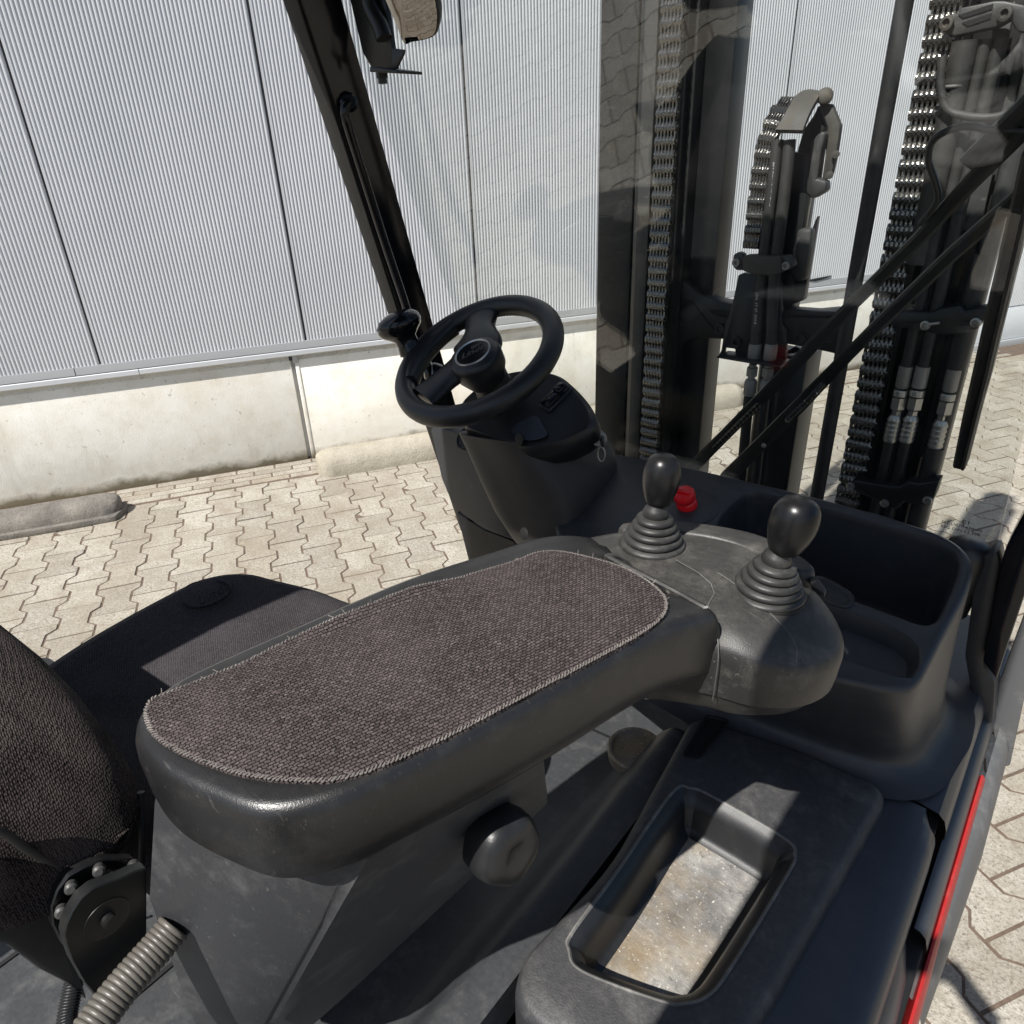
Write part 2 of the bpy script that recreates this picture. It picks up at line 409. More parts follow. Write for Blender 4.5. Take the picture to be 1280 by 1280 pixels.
M['door'] = plastic('white_door', (.62, .64, .66), (.5, .5, .48), .3, .4, 100, .05)
def m_glass():
    m = MB('windscreen_glass'); t = m.t
    t.nodes.remove(m.b)
    fr = m.n('ShaderNodeFresnel'); ge = m.n('ShaderNodeNewGeometry'); m.l(m.math('ADD', m.math('MULTIPLY', ge.outputs['Backfacing'], 1/1.66-1.66), 1.66), fr.inputs['IOR'])
    tr = m.n('ShaderNodeBsdfTransparent'); tr.inputs[0].default_value = (.96, .975, .968, 1)
    gl = m.n('ShaderNodeBsdfGlossy'); gl.inputs['Roughness'].default_value = 0.0
    mx = m.n('ShaderNodeMixShader'); m.l(fr.outputs[0], mx.inputs[0]); m.l(tr.outputs[0], mx.inputs[1]); m.l(gl.outputs[0], mx.inputs[2])
    # a little dust film on the pane
    df = m.n('ShaderNodeBsdfDiffuse'); df.inputs[0].default_value = (.6, .58, .54, 1)
    co = m.coords(); n = m.ramp(m.noise(co, 5, 5, .7), [(.4, .0), (.8, .006)])
    m2 = m.n('ShaderNodeMixShader'); m.l(n, m2.inputs[0]); m.l(mx.outputs[0], m2.inputs[1]); m.l(df.outputs[0], m2.inputs[2])
    m.l(m2.outputs[0], m.out.inputs[0]); return m.m
M['glass'] = m_glass()
M['mirror'] = MB('mirror_glass').set((.24, .225, .205), .01, 1.0).m

# ------------------------------------------------------------------ wall frame: X along the wall, Y towards it, origin under the camera
CS, SN = math.cos(R_(59)), math.sin(R_(59))
def wf(X, Y, Z=0.0): return Vector((CS*X - SN*Y, SN*X + CS*Y, Z))
def PW(px, py, D):
    """photo pixel to wall-frame (X, Z) on the plane Y = D"""
    d = ray(px, py); t = D/(d.x*(-SN) + d.y*CS); q = CC + d*t
    return q.x*CS + q.y*SN, q.z
def PGW(px, py, z=0.0):
    q = P(px, py, 'z', z); return q.x*CS+q.y*SN, -q.x*SN+q.y*CS
def project(p):
    v = Vector(p)-CC; d = v.dot(CF)
    return (640+FPX*v.dot(CR)/d, 640-FPX*v.dot(CU)/d, d) if d > .05 else (-9999, -9999, d)
WALLY = 3.888

# ================================================================== THE SETTING
gm = bmesh.new()
q = [gm.verts.new(wf(X, Y, -.0028)) for X, Y in ((-60, -80), (60, -80), (60, 30), (-60, 30))]; gm.faces.new(q)
finish(gm, 'ground', M['joint'], None, 0, 'structure')

# interlocking double-T pavers: column pitch .1341, stone length .2
PW_, PLEN, POX, POY, PA = 0.1341, 0.2, -0.4655, 3.6416, 0.0155
JG, CH = 0.0040, 0.0012                                   # half joint, chamfer
def stone_outline(g):
    """outline in stone coordinates (centre 0,0) shrunk by g"""
    hw, hl = PW_/2, PLEN/2
    ys = [hl-g, .030+.0, .022-.0, ]                      # head straight until .040, waist from .024
    a, b = .064, .036
    top = [(hw+PA-g, hl-g), (hw+PA-g, a), (hw-PA-g, b), (hw-PA-g, -b), (hw+PA-g, -a), (hw+PA-g, -hl+g)]
    return top + [(-x, y) for x, y in top[::-1]]
O_BASE, O_TOP = stone_outline(JG), stone_outline(JG+CH)
def add_stone(bm, cx, cy, top, lay=None, tone=0.0, tilt=(0, 0)):
    def pt(x, y, z): return wf(cx+x, cy+y, z + x*tilt[0] + y*tilt[1])
    rings = [[pt(x, y, -.012) for x, y in O_BASE], [pt(x, y, top-.0012) for x, y in O_BASE], [pt(x, y, top) for x, y in O_TOP]]
    n0 = len(bm.faces); add_loft(bm, rings, cap0=False)
    if lay is not None:
        bm.faces.ensure_lookup_table()
        for f in bm.faces[n0:]: f[lay] = tone
XD = PW(1192, 440, WALLY)[0]
pave = bpy.data.objects.new('pavement', None); link(pave); pave['kind'] = 'structure'; pave.location = (0, 0, 0)
def inpoly(x, y, poly):
    c = False
    for i in range(len(poly)):
        (x0, y0), (x1, y1) = poly[i-1], poly[i]
        if (y0 > y) != (y1 > y) and x < (x1-x0)*(y-y0)/(y1-y0)+x0: c = not c
    return c
VIS = [[(-5, 640), (150, 600), (400, 560), (560, 530), (610, 700), (450, 750), (330, 712), (240, 735), (80, 850), (-5, 815)],
       [(1285, 820), (1255, 900), (1130, 1285), (1285, 1285)],
       [(865, 520), (1280, 415), (1285, 600), (1250, 680), (1180, 650), (1000, 610), (870, 585)]]
stones = []
for i in range(-52, 84):
    for j in range(0, 62):
        jj = j + (.5 if i % 2 else 0)
        cx, cy = POX+i*PW_, POY-(jj+.5)*PLEN
        w = wf(cx, cy)
        if -1.15 < w.x < 0.02 and -1.6 < w.y < 1.0: continue          # under the truck
        px, py, d = project(w)
        vis = d > 0 and any(inpoly(px, py, v) for v in VIS)
        stones.append((0 if vis else 1, d if d > 0 else 99, i, j, cx, cy))
stones.sort()
single, mass = stones[:298], stones[298:]
protos = []
for k in range(6):
    bm = bmesh.new(); rng = random.Random(k)
    add_stone(bm, 0, 0, 0.0, None, 0, (rng.uniform(-.012, .012), rng.uniform(-.01, .01)))
    o = finish(bm, 'paver_shape', M['paver'], None, 30); me = o.data; bpy.data.objects.remove(o); protos.append(me)
for n, (_, _, i, j, cx, cy) in enumerate(single):
    o = bpy.data.objects.new('paver', protos[n % 6]); link(o, pave)
    o.location = wf(cx, cy, random.uniform(-.0015, .0015))
bm = bmesh.new(); lay = bm.faces.layers.float.new('tone')
for _, _, i, j, cx, cy in mass: add_stone(bm, cx, cy, random.uniform(-.0015, .0015), lay, random.random(), (random.uniform(-.01, .01), random.uniform(-.008, .008)))
hb = bmesh.new()
for i in range(-52, 84):
    if i % 2 == 0: continue
    cx = POX+i*PW_; hw = PW_/2
    oo = [(hw-PA, -.5*PLEN+.026+.1), (-hw+PA, -.5*PLEN+.026+.1)]
    pts = [(hw+PA, 0), (hw+PA, .036), (hw-PA, .064), (hw-PA, .1), (-hw+PA, .1), (-hw+PA, .064), (-hw-PA, .036), (-hw-PA, 0)]
    def sh(g): return [(x-g*(1 if x > 0 else -1), min(max(y, g), .1-g)) for x, y in pts]
    y0 = POY-.1
    add_loft(hb, [[wf(cx+x, y0+y, -.012) for x, y in sh(JG)], [wf(cx+x, y0+y, -.0012) for x, y in sh(JG)], [wf(cx+x, y0+y, 0) for x, y in sh(JG+CH)]], cap0=False)
finish(hb, 'half_paver', M['paver'], pave, 0, 'stuff')
# half stones closing the first row are laid as one more course of the mass
o = finish(bm, 'paver', M['paver'], pave, 0, 'stuff')
# two narrow running courses along the wall
proto_e = None
for row, (y0, wd) in enumerate(((3.690, .052), (3.745, .052), (3.800, .052), (3.855, .052))):
    x = -2.9 + row*.11
    while x < XD+.3:
        if proto_e is None:
            bm = bmesh.new(); a, b = .0965, .0235
            add_loft(bm, [[wf(sx*a, sy*b, -.012) for sx, sy in ((1, 1), (-1, 1), (-1, -1), (1, -1))],
                          [wf(sx*a, sy*b, -.003) for sx, sy in ((1, 1), (-1, 1), (-1, -1), (1, -1))],
                          [wf(sx*(a-.004), sy*(b-.004), 0) for sx, sy in ((1, 1), (-1, 1), (-1, -1), (1, -1))]], cap0=False)
            o = finish(bm, 'edging_stone', M['paver'], pave, 0); proto_e = o.data
        else: o = bpy.data.objects.new('edging_stone', proto_e); link(o, pave)
        o.location = wf(x, y0+.0, random.uniform(-.001, .001)); x += .2

# warehouse -----------------------------------------------------------
ORG = wf(.6, WALLY, 0)
house = thing('warehouse', 'pale ribbed metal hall wall on a stained concrete plinth', 'building', ORG)
TZ = 0.655                                                # bottom of the cladding
SE = [-3.64, -2.68, -1.72, -.7624, .2122, 1.1614, 2.117, 3.0722, 4.03, 4.99, 5.95, 6.9, 7.86, 8.8]
YC = WALLY-.012
for a, b in zip(SE[:-1], SE[1:]):
    n = 55; prof = [(a+.005, YC+.010), (a+.005, YC-.004), (a+.016, YC-.004)]
    p = (b-a-.028)/n
    for k in range(n):
        x = a+.018+k*p
        prof += [(x, YC+.001), (x+p*.24, YC+.001), (x+p*.5, YC-.004), (x+p*.78, YC-.004)]
    prof += [(b-.010, YC+.002), (b-.006, YC+.002), (b-.006, YC+.010)]
    bm = bmesh.new(); z0, z1 = (TZ, 4.6) if b < XD+.3 else (0.30, 4.6)
    lo = [bm.verts.new(wf(x, y, z0)) for x, y in prof]; hi = [bm.verts.new(wf(x, y, z1)) for x, y in prof]
    for i in range(len(prof)-1): bm.faces.new((lo[i], lo[i+1], hi[i+1], hi[i]))
    finish(bm, 'wall_panel', M['clad'], house, 25)
bm = bmesh.new(); pts = [wf(x, y, 0) for x, y in ((-4, YC+.012), (9, YC+.012), (9, YC+.3), (-4, YC+.3))]
add_prism(bm, dz(pts, .56), (0, 0, 4.1)); finish(bm, 'backing_wall', M['seam'], house)
def strip(name, x0, x1, prof, mat):
    return loft(name, [[wf(x0, y, z) for y, z in prof], [wf(x1, y, z) for y, z in prof]], mat, house, smooth=20)
fx = PW(90, 460, WALLY-.05)[0]; fx2 = PW(172, 463, WALLY-.05)[0]
up = [(YC+.010, TZ+.004), (YC-.008, TZ+.004), (YC-.012, TZ-.030), (YC-.012, TZ-.034), (YC+.010, TZ-.034)]
for a, b in ((-4, fx-.002), (fx+.002, XD)): strip('upper_flashing', a, b, up, M['flash'])
lowp = [(YC+.010, TZ-.038), (YC-.011, TZ-.038), (YC-.015, TZ-.041), (YC-.015, TZ-.062), (YC-.012, TZ-.066), (YC+.010, TZ-.066)]
for a, b in ((-4, fx2-.0015), (fx2+.0015, XD)): strip('lower_flashing', a, b, lowp, M['clad'])
jx = PW(378, 510, WALLY)[0]
def slab(x0, x1, y0=WALLY, top=.62):
    bm = bmesh.new(); pts = [wf(x, y, -.05) for x, y in ((x0, y0), (x1, y0), (x1, y0+.2), (x0, y0+.2))]
    add_prism(bm, pts, (0, 0, top+.05), .006); return finish(bm, 'concrete_panel', M['concrete'], house, 30)
slab(-4, jx-.017); slab(jx+.017, XD)
bm = bmesh.new(); add_prism(bm, [wf(x, y, 0) for x, y in ((jx-.017, WALLY+.022), (jx+.017, WALLY+.022), (jx+.017, WALLY+.05), (jx-.017, WALLY+.05))], (0, 0, .6))
finish(bm, 'joint_recess', M['flash'], house)
bm = bmesh.new(); add_prism(bm, [wf(x, y, .0) for x, y in ((jx+.003, WALLY-.004), (jx+.022, WALLY-.004), (jx+.022, WALLY+.02), (jx+.003, WALLY+.02))], (0, 0, .545), .002)
finish(bm, 'joint_cover', M['concrete'], house)
bm = bmesh.new(); add_prism(bm, [wf(x, y, .548) for x, y in ((jx-.006, WALLY-.012), (jx+.022, WALLY-.012), (jx+.022, WALLY+.02), (jx-.006, WALLY+.02))], (0, 0, .05), .003)
finish(bm, 'joint_cap', M['flash'], house)
# doorway to the right: pale sectional door down to a grey threshold
bm = bmesh.new(); add_prism(bm, [wf(x, y, .045) for x, y in ((XD+.005, YC), (9, YC), (9, YC+.1), (XD+.005, YC+.1))], (0, 0, .25), .004); finish(bm, 'door_bottom_rail', M['door'], house)
bm = bmesh.new(); add_prism(bm, [wf(x, y, -.02) for x, y in ((XD+.005, YC-.02), (9, YC-.02), (9, YC+.1), (XD+.005, YC+.1))], (0, 0, .063), .004); finish(bm, 'threshold', M['flash'], house)
# torn spot of the cladding just above the flashing
tx, tz = PW(1024, 347, YC); bm = bmesh.new()
add_prism(bm, [wf(tx-.10, YC-.012, tz-.006), wf(tx+.09, YC-.012, tz+.006), wf(tx+.05, YC-.014, tz-.004), wf(tx-.04, YC-.014, tz-.018)], wf(0, .01, 0))
finish(bm, 'dent', M['dark'], house)

# wheel stops ---------------------------------------------------------
def wheel_stop(x0, x1, ymid, mat, label, lip=False, h=.105, wd=.17):
    global ORG
    ORG = wf((x0+x1)/2, ymid, 0)
    bm = bmesh.new(); prof = []
    for k in range(13):
        a = math.pi*k/12; prof.append((math.cos(a)*wd/2*(1 if .3 < a < 2.84 else 1), .018+math.sin(a)**.75*(h-.018)))
    prof = [(wd/2, 0)]+prof+[(-wd/2, 0)]
    rings = []; n = 9
    for k in range(n+1): # rounded front end
        a = (1-k/n)*math.pi/2; rings.append((x0+wd*.5*(1-math.sin(a)), max(math.cos(a)**.6, .05)))
    for k in range(n+1):
        a = k/n*math.pi/2; rings.append((x1-wd*.5*(1-math.sin(a)), max(math.cos(a)**.6, .05)))
    # extra stations keep the surface uneven
    mid = []
    for k in range(1, 24): mid.append((x0+wd*.5+(x1-x0-wd)*k/24, 1.0))
    rings = rings[:n+1]+mid+rings[n+1:]
    rs = []
    for x, s in rings:
        s2 = .62+.38*s
        rs.append([wf(x, ymid+y*s*random.uniform(.985, 1.012), z*(s2 if z > .03 else 1)*random.uniform(.985, 1.012)) for y, z in prof])
    add_loft(bm, rs)
    if lip:
        add_prism(bm, [wf(x0+.02, ymid-wd/2-.02, -.004), wf(x1-.02, ymid-wd/2-.02, -.004), wf(x1+.012, ymid-.02, -.004), wf(x1+.012, ymid+.06, -.004), wf(x0, ymid+.06, -.004)], (0, 0, .034), .006)
    o = finish(bm, 'wheel_stop', mat, None, 50); return tag(o, label, 'wheel stop', 'concrete wheel stops along the wall')
xe, ye = PGW(152, 636, .03)
wheel_stop(-3.0, xe, ye+.035, M['stop_grey'], 'grey weathered wheel stop at the left end of the plinth', True)
xs, ys = PGW(398, 590, .03)
wheel_stop(xs, PGW(932, 500, .03)[0], ys+.06, M['stop_beige'], 'long beige rounded wheel stop behind the steering column', False, .125, .19)
ORG = Vector((0, 0, 0))

# ================================================================== THE FORKLIFT
ORG = Vector((-.56, .6, 0))
truck = thing('forklift', 'black and red electric forklift with open cab and grey armrest levers', 'forklift', ORG)
def pz(pts, z, k=0.0, y0=0.0): return PL(pts, 'z', z, k, y0)

# ---- right hand side: granular console top with a pocket
ZT = .722
ctr = Vector((-.215, .70, 0))
mat_px = [(868, 893), (1000, 935), (1112, 985), (1040, 1112), (962, 1250), (900, 1345), (780, 1340), (672, 1280), (643, 1240), (655, 1195), (765, 1080)]
mat_o = resample(rpoly(pz(mat_px, ZT), [.02, .03, .03, .05, .05, .02, .05, .02, .02, .03, .05]), 220)
pk_px = zoom([(545, 398), (620, 380), (700, 410), (985, 575), (1022, 640), (1000, 705), (780, 1070), (690, 1180), (600, 1210), (500, 1200), (200, 1085), (150, 1000), (160, 935), (330, 705)], 660, 860, 3.0476)
pk = spline(pz(pk_px, ZT), 200)
c2 = sum((p for p in pk), Vector())/len(pk)
N = 260
A = by_angle(mat_o, c2, N); B = by_angle(pk, c2, N)
bm = bmesh.new()
bot = [atz(offset(A, .006), .60), atz(offset(A, .004), .70), atz(offset(A, .002), .712), atz(offset(A, -.003), .719), atz(offset(A, -.010), ZT)]
def lp(t): return [a.lerp(b, t) for a, b in zip(offset(A, -.010), B)]
add_loft(bm, bot+[lp(.5), lp(.9), B], False, False)
finish(bm, 'console_top', M['mat'], truck)
bm = bmesh.new()
rr = [B, dz(B, .0022), dz(offset(B, -.002), .0026), dz(offset(B, -.004), .001)]
add_loft(bm, rr, False, False)
o = finish(bm, 'pocket_rim', M['edge'], truck)
bm = bmesh.new()
w1 = [dz(offset(B, -.0035), .0012), dz(offset(B, -.009), -.003), dz(offset(B, -.016), -.010), dz(offset(B, -.021), -.022), dz(offset(B, -.024), -.050), dz(offset(B, -.030), -.057), dz(offset(B, -.040), -.060)]
add_loft(bm, w1, False, False); finish(bm, 'pocket_wall', M['black'], truck)
bm = bmesh.new(); fl = dz(offset(B, -.036), -.0585); add_fill(bm, [fl])
finish(bm, 'pocket_floor', M['tray'], truck)
# small recessed blank next to the box
bl = rpoly(pz(zoom([(680, 105), (770, 125), (655, 272), (585, 262)], 660, 860, 3.0476), ZT+.001), .008)
bm = bmesh.new(); add_loft(bm, [bl, dz(bl, .003), dz(offset(bl, -.003), .003), dz(offset(bl, -.004), .0005)]); finish(bm, 'blank_cover', M['dark'], truck)

# ---- hood around and left of it
prof = [(-.318, .64), (-.322, .690), (-.33, .690), (-.352, .694), (-.366, .690), (-.385, .668), (-.41, .625), (-.44, .605), (-.52, .598), (-.80, .605), (-1.08, .60), (-1.12, .55), (-1.14, .2)]
def ystrip(name, prof, y0, y1, mat, n=1, smooth=35, fn=None):
    bm = bmesh.new(); rs = []
    for k in range(n+1):
        y = y0+(y1-y0)*k/n; rs.append([Vector((x, y, z)) if not fn else fn(x, y, z) for x, z in prof])
    add_loft(bm, rs, False, False, closed=False); return finish(bm, name, mat, truck, smooth)
ystrip('hood', prof, -.9, .80, M['hood'])
prism('hood_front', [(x, .80, z) for x, z in prof]+[(-.318, .8, .2)], (0, .006, 0), M['black'], truck)
for xg in (-.72, -.90): box('hood_groove', (xg, -.9, .60), (xg+.006, .5, .6062), M['dark'], truck)
box('floor_plate', (-1.1, .80, .40), (-.10, 1.2, .42), M['hood'], truck)
# front edge of the hood with its cup shaped recess, its pale colour standing for sunlight on dust
cup = P(795, 930, 'z', .66)
lathe('lit_dust_disc', [(.044, -.02), (.047, .0), (.044, .004), (.040, .003), (.037, -.004), (.0, -.005)], cup-Vector((0, 0, .010)), (0, 0, 1), M['tray'], truck)

# ---- sill side
hp = [(-.092, .700), (-.082, .697), (-.04, .699), (-.012, .698), (.0, .694), (.007, .687), (.011, .674), (.012, .655), (.008, .61)]
def hend(x, y, z):
    c = max(0, y-.80)/.065
    return Vector((min(x, .012-.05*max(0, c-.35)**2) if x > -.03 else x, y, z))
ystrip('hood_side_panel', hp, .1, .868, M['sill'], 24, 35, hend)
cp = [(-.10, .698), (-.02, .697), (.003, .693), (.012, .684), (.017, .668), (.019, .64), (.020, .60)]
ystrip('front_cowl', cp, .874, 1.40, M['sill'], 8)
lo = [(.016, .652), (.024, .650), (.031, .643), (.036, .625), (.038, .59), (.036, .55)]
ystrip('side_panel', lo, .715, 1.40, M['sill'], 4)
lo2 = [(.010, .660), (.018, .652), (.027, .634), (.032, .60), (.033, .55)]
def lend(x, y, z):
    c = max(0, y-.62)/.09
    return Vector((x-.016*c*c, y, z))
ystrip('rear_side_panel', lo2, .1, .705, M['sill'], 12, 35, lend)
rd = [(.034, .560), (.037, .610), (.039, .616), (.042, .616), (.0455, .611), (.050, .58), (.052, .25), (-.1, .25)]
ystrip('red_body_side', rd, .60, 1.075, M['red'], 4)
ystrip('red_body_side', [(x-.001, z+.002) for x, z in rd], .1, .592, M['red'], 4)
fd = [(.045, .606), (.058, .596), (.068, .57), (.072, .53), (.074, .46), (.072, .40)]
def fdn(x, y, z):
    c = max(0, .98-y)/.33
    return Vector((x-.016*c, y, z))
ystrip('fender', fd, .66, 2.0, M['fender'], 8, 35, fdn)
box('body_core', (-1.12, -.9, .22), (.008, .79, .57), M['black'], truck, .02)
box('sill_core', (-.10, .0, .3), (.006, 1.42, .672), M['black'], truck, .004)
box('sill_core', (0.0, .0, .3), (.0325, 1.40, .625), M['dark'], truck, .004)
p = P(1233, 905, 'x', .058); prism('latch_plate', [p+Vector((0, a, b)) for a, b in ((-.006, -.05), (.012, -.05), (.016, .05), (.006, .06))], (.006, 0, 0), M['mastgrey'], truck, .002)
p = P(1233, 985, 'x', .062); box('latch_block', p-Vector((.006, .012, .01)), p+Vector((.006, .012, .01)), M['mastgrey'], truck, .003)

# ---- storage box / dashboard
DK, DY, DZ = .21, 1.15, .98
def pd(pts): return PL(pts, 'z', DZ, DK, DY)
dash_px = [(690, 548), (765, 565), (870, 585), (1000, 615), (1100, 641), (1180, 667), (1208, 684), (1220, 706), (1211, 740), (1184, 790), (1154, 848), (1138, 862), (1108, 861), (1040, 846), (960, 822), (880, 795), (790, 750), (705, 690), (680, 620)]
do = resample(rpoly(pd(dash_px), [.02, .0, 0, 0, 0, .04, .02, .02, .02, .02, .03, .015, .03, 0, 0, 0, .03, .03, .03], 4), 200)
bin_px = [(893, 664), (905, 640), (922, 623), (943, 614), (1000, 626), (1100, 654), (1168, 674), (1190, 686), (1198, 702), (1193, 728), (1176, 766), (1166, 778), (1150, 780), (1110, 766), (1050, 744), (985, 722), (915, 700), (898, 688)]
bo = spline(pd(bin_px), 150)
tr_px = [(950, 735), (985, 738), (1055, 762), (1118, 786), (1143, 803), (1149, 820), (1144, 838), (1126, 845), (1070, 828), (1000, 803), (945, 775), (938, 750)]
to = spline(pd(tr_px), 110)
nrm = Vector((0, -DK, 1)).normalized()
def dn(loop, d): return [p+nrm*d for p in loop]
bm = bmesh.new()
add_fill(bm, [offset(do, -.010), offset(bo, .004), offset(to, .004)])
r1 = [offset(do, -.010), dn(offset(do, -.005), -.0015), dn(offset(do, -.0015), -.005), dn(do, -.012)]
add_loft(bm, r1, False, False)
# outer walls run down to the console with a flared foot
def foot(off, z):
    out = []
    for p in offset(do, off): out.append(Vector((min(p.x, .014), lean(p.y, 1), z)))
    return out
def lean(y, t): return y+.085*t*max(0, min(1, (1.02-y)/.18))
def wall(t, off): return [Vector((p.x, lean(p.y, t), q.z+(.735-q.z)*t)) for p, q in zip(offset(do, off), dn(do, -.012))]
add_loft(bm, [dn(do, -.012), wall(.35, .002), wall(.7, .006), wall(.92, .010), foot(.013, .728), foot(.020, .716), foot(.036, .707), foot(.060, .7035)], False, False)
for lp_, dep_, ins in ((bo, .17, .018), (to, .030, .010)):
    add_loft(bm, [offset(lp_, .004), dn(offset(lp_, .0015), -.001), dn(lp_, -.004), dn(offset(lp_, -.003), -.015 if dep_ > .1 else -.010), dn(offset(lp_, -ins*.7), -dep_+.008), dn(offset(lp_, -ins), -dep_)], False, True)
weld(bm, 2e-5)
finish(bm, 'dashboard_box', M['dash'], truck, 45)
# lip step in front of the bin
ls = pd([(1005, 724), (1030, 722), (1062, 740), (1068, 752), (1055, 760), (1012, 745)])
bm = bmesh.new(); add_loft(bm, [dn(spline(ls, 40), .001), dn(offset(spline(ls, 40), -.002), .003), dn(offset(spline(ls, 40), -.006), .003), dn(offset(spline(ls, 40), -.008), .0005)]); finish(bm, 'lip_cover', M['black'], truck)
# round seam plate and emergency stop
rb = P(862, 634, 'z', DZ, DK, DY)
lathe('switch_plate', [(.0, -.002), (.052, -.002), (.052, .0012), (.050, .0024), (.0, .0024)], rb, nrm, M['dash'], truck, 48)
stop = lathe('emergency_button', [(.0175, 0), (.0185, .004), (.0175, .013), (.0155, .016), (.0165, .019), (.019, .022), (.0192, .030), (.0175, .034), (.012, .0355), (.0, .036)], rb+Vector((-.004, .0, .001)), nrm+Vector((-.1, -.25, 0)), M['redbtn'], truck, 36)
nb = (nrm+Vector((-.1, -.25, 0))).normalized()
prism('button_grip', [rb+nb*.0355+Vector((dx, 0, 0))+Vector((-.004, dy, -.0*dy)) for dx, dy in ((-.013, -.004), (.013, -.004), (.013, .004), (-.013, .004))], nb*.006, M['redbtn'], stop, .002)

# ---- right pillar and its foot
dome = P(1212, 684, 'y', 1.19)
lathe('pillar_foot', [(.030, -.12), (.034, -.05), (.034, -.012), (.031, .002), (.022, .010), (.0, .013)], dome, (0.05, 0, 1), M['black'], truck, 32)
pf = P(1236, 720, 'y', 1.17)
prism('pillar_bracket', rpoly(PL([(1222, 698), (1246, 689), (1250, 706), (1239, 775), (1227, 830), (1244, 852), (1241, 905), (1222, 905), (1206, 820)], 'y', 1.17), .008, 3), (0, .05, 0), M['dash'], truck, .008)
prism('front_pillar', PL([(1330, 470), (1283, 604), (1281, 640), (1266, 668), (1256, 688), (1250, 708), (1238, 775), (1228, 828), (1246, 850), (1262, 800), (1330, 600)], 'y', 1.15), (0, .06, 0), M['paint'], truck, .004)
beam('front_pillar', (.030, 1.175, 1.06), (-.005, .78, 2.02), .05, .06, M['paint'], truck, up=(0, 1, 0), bev=.006)
prism('front_pillar_skirt', PL([(1338, 590), (1282, 762), (1247, 857), (1240, 905), (1248, 960), (1262, 958), (1283, 860), (1345, 700)], 'y', 1.22), (0, .012, 0), M['fender'], truck, .003)

# ---- left pillar with grab handle
a0, a1 = P(520, 410, 'y', 1.10), P(395, 0, 'y', .862)
dirp = (a1-a0).normalized(); aa = a0-dirp*.75; ab = a1+dirp*.28
bm = bmesh.new()
sx, sy = Vector((1, 0, 0)), Vector((0, 1, 0))
sec = [(-.028, -.034), (.004, -.034), (.030, .028), (.012, .030), (.010, .040), (-.028, .040)]
add_prism(bm, [aa+sx*x+sy*y for x, y in sec], ab-aa, .004); finish(bm, 'front_pillar', M['paint'], truck)
bm = bmesh.new(); add_prism(bm, [aa+sx*x+sy*y for x, y in ((-.0325, -.039), (.002, -.039), (.002, -.0345), (-.0325, -.0345))], ab-aa, .0015); finish(bm, 'pillar_lit_face', M['lit_face'], truck)  # strip whose browner colour imitates sunlight on the pillar's rear face
h = [P(x, y, 'y', yy) for x, y, yy in ((436, 128, .900), (431, 132, .892), (433, 150, .892), (450, 205, .918), (480, 300, .968), (505, 375, 1.005), (512, 398, 1.020), (516, 402, 1.032))]
tube('grab_handle', spline(h, 40, False), .0085, M['paint'], truck, 14)
lathe('handle_foot', [(.015, 0), (.015, .004), (.011, .008), (0, .008)], h[0]+Vector((-.004, .004, 0)), (.7, -.6, .1), M['paint'], truck)

# ---- windscreen: raked pane between the pillars
GK = -(.556/.242); GY, GZ = 1.25, .975
def gp(px, py, off=0.0): return P(px, py, 'z', GZ, GK, GY+off)
xl = -1.085
def gl(x, z, off=0.0): return Vector((x, GY+(z-GZ)/GK+off, z))
bm = bmesh.new()
add_prism(bm, [gl(-1.12, .62), gl(-.03, .62), gl(-.075, 2.0), gl(-1.10, 2.0)], (0, .005, .002)); finish(bm, 'windscreen', M['glass'], truck, 0)
gn = Vector((0, -GK, -1))  # direction in the pane is x; its up is (0,1/GK,1)
gn = Vector((0, -1, 1/GK)).normalized()
mk = gp(1196, 656, -.003); gx = (gp(1224, 664, -.003)-gp(1166, 650, -.003))
mt = lambda px, py: basis(gp(px, py, -.006), gx, gn)
text('glass_marking', 'E1', .013, mt(1208, 653), M['blackprint'], truck, .0001)
for k, (s, px, py) in enumerate((('SECURIT 43R-00', 1202, 658), ('ESG DIN 52 338', 1200, 663))): text('glass_marking', s, .0085, mt(px, py), M['blackprint'], truck, .0001)
# wiper with two arms
wip = bpy.data.objects.new('wiper', None); link(wip, truck)
def pathg(pts, off): return [gp(a, b, off) for a, b in pts]
def flatbar(name, pts, w, t, off, mat, parent):
    bm = bmesh.new(); pts = pathg(pts, off); ws = w if isinstance(w, list) else [w]*len(pts)
    T, _ = frames(pts); rs = []
    for p, tt, ww in zip(pts, T, ws):
        s = tt.cross(gn).normalized()
        rs.append([p+s*ww/2-gn*t/2, p+s*ww/2+gn*t*.3, p+s*ww*.3+gn*t/2, p-s*ww*.3+gn*t/2, p-s*ww/2+gn*t*.3, p-s*ww/2-gn*t/2])
    add_loft(bm, rs); return finish(bm, name, mat, parent, 30)
flatbar('wiper_arm', [(862, 588), (905, 545), (985, 464), (1060, 386), (1150, 297), (1215, 226), (1300, 140)], [.026, .022, .022, .018, .017, .02, .022], .012, .040, M['satin'], wip)
flatbar('wiper_arm', [(908, 598), (950, 556), (1000, 506), (1062, 442), (1100, 404), (1190, 318), (1300, 222)], [.03, .026, .024, .018, .018, .018, .018], .012, .046, M['satin'], wip)
for pts in ([(893, 560), (925, 528), (950, 504)], [(985, 524), (1010, 500), (1030, 478)]):
    pp = pathg(pts, .028); path = resample(pp, 60, False)
    tube('wiper_spring', path, [.0045+.0012*math.sin(i*1.6) for i in range(60)], M['satin'], wip, 8)
flatbar('wiper_bar', [(1209, 204), (1262, 152), (1300, 114)], .020, .014, .034, M['satin'], wip)
flatbar('wiper_blade', [(1199, 580), (1214, 520), (1228, 465), (1243, 400), (1262, 320), (1292, 190)], [.015, .020, .022, .022, .022, .02], .022, .016, M['black'], wip)
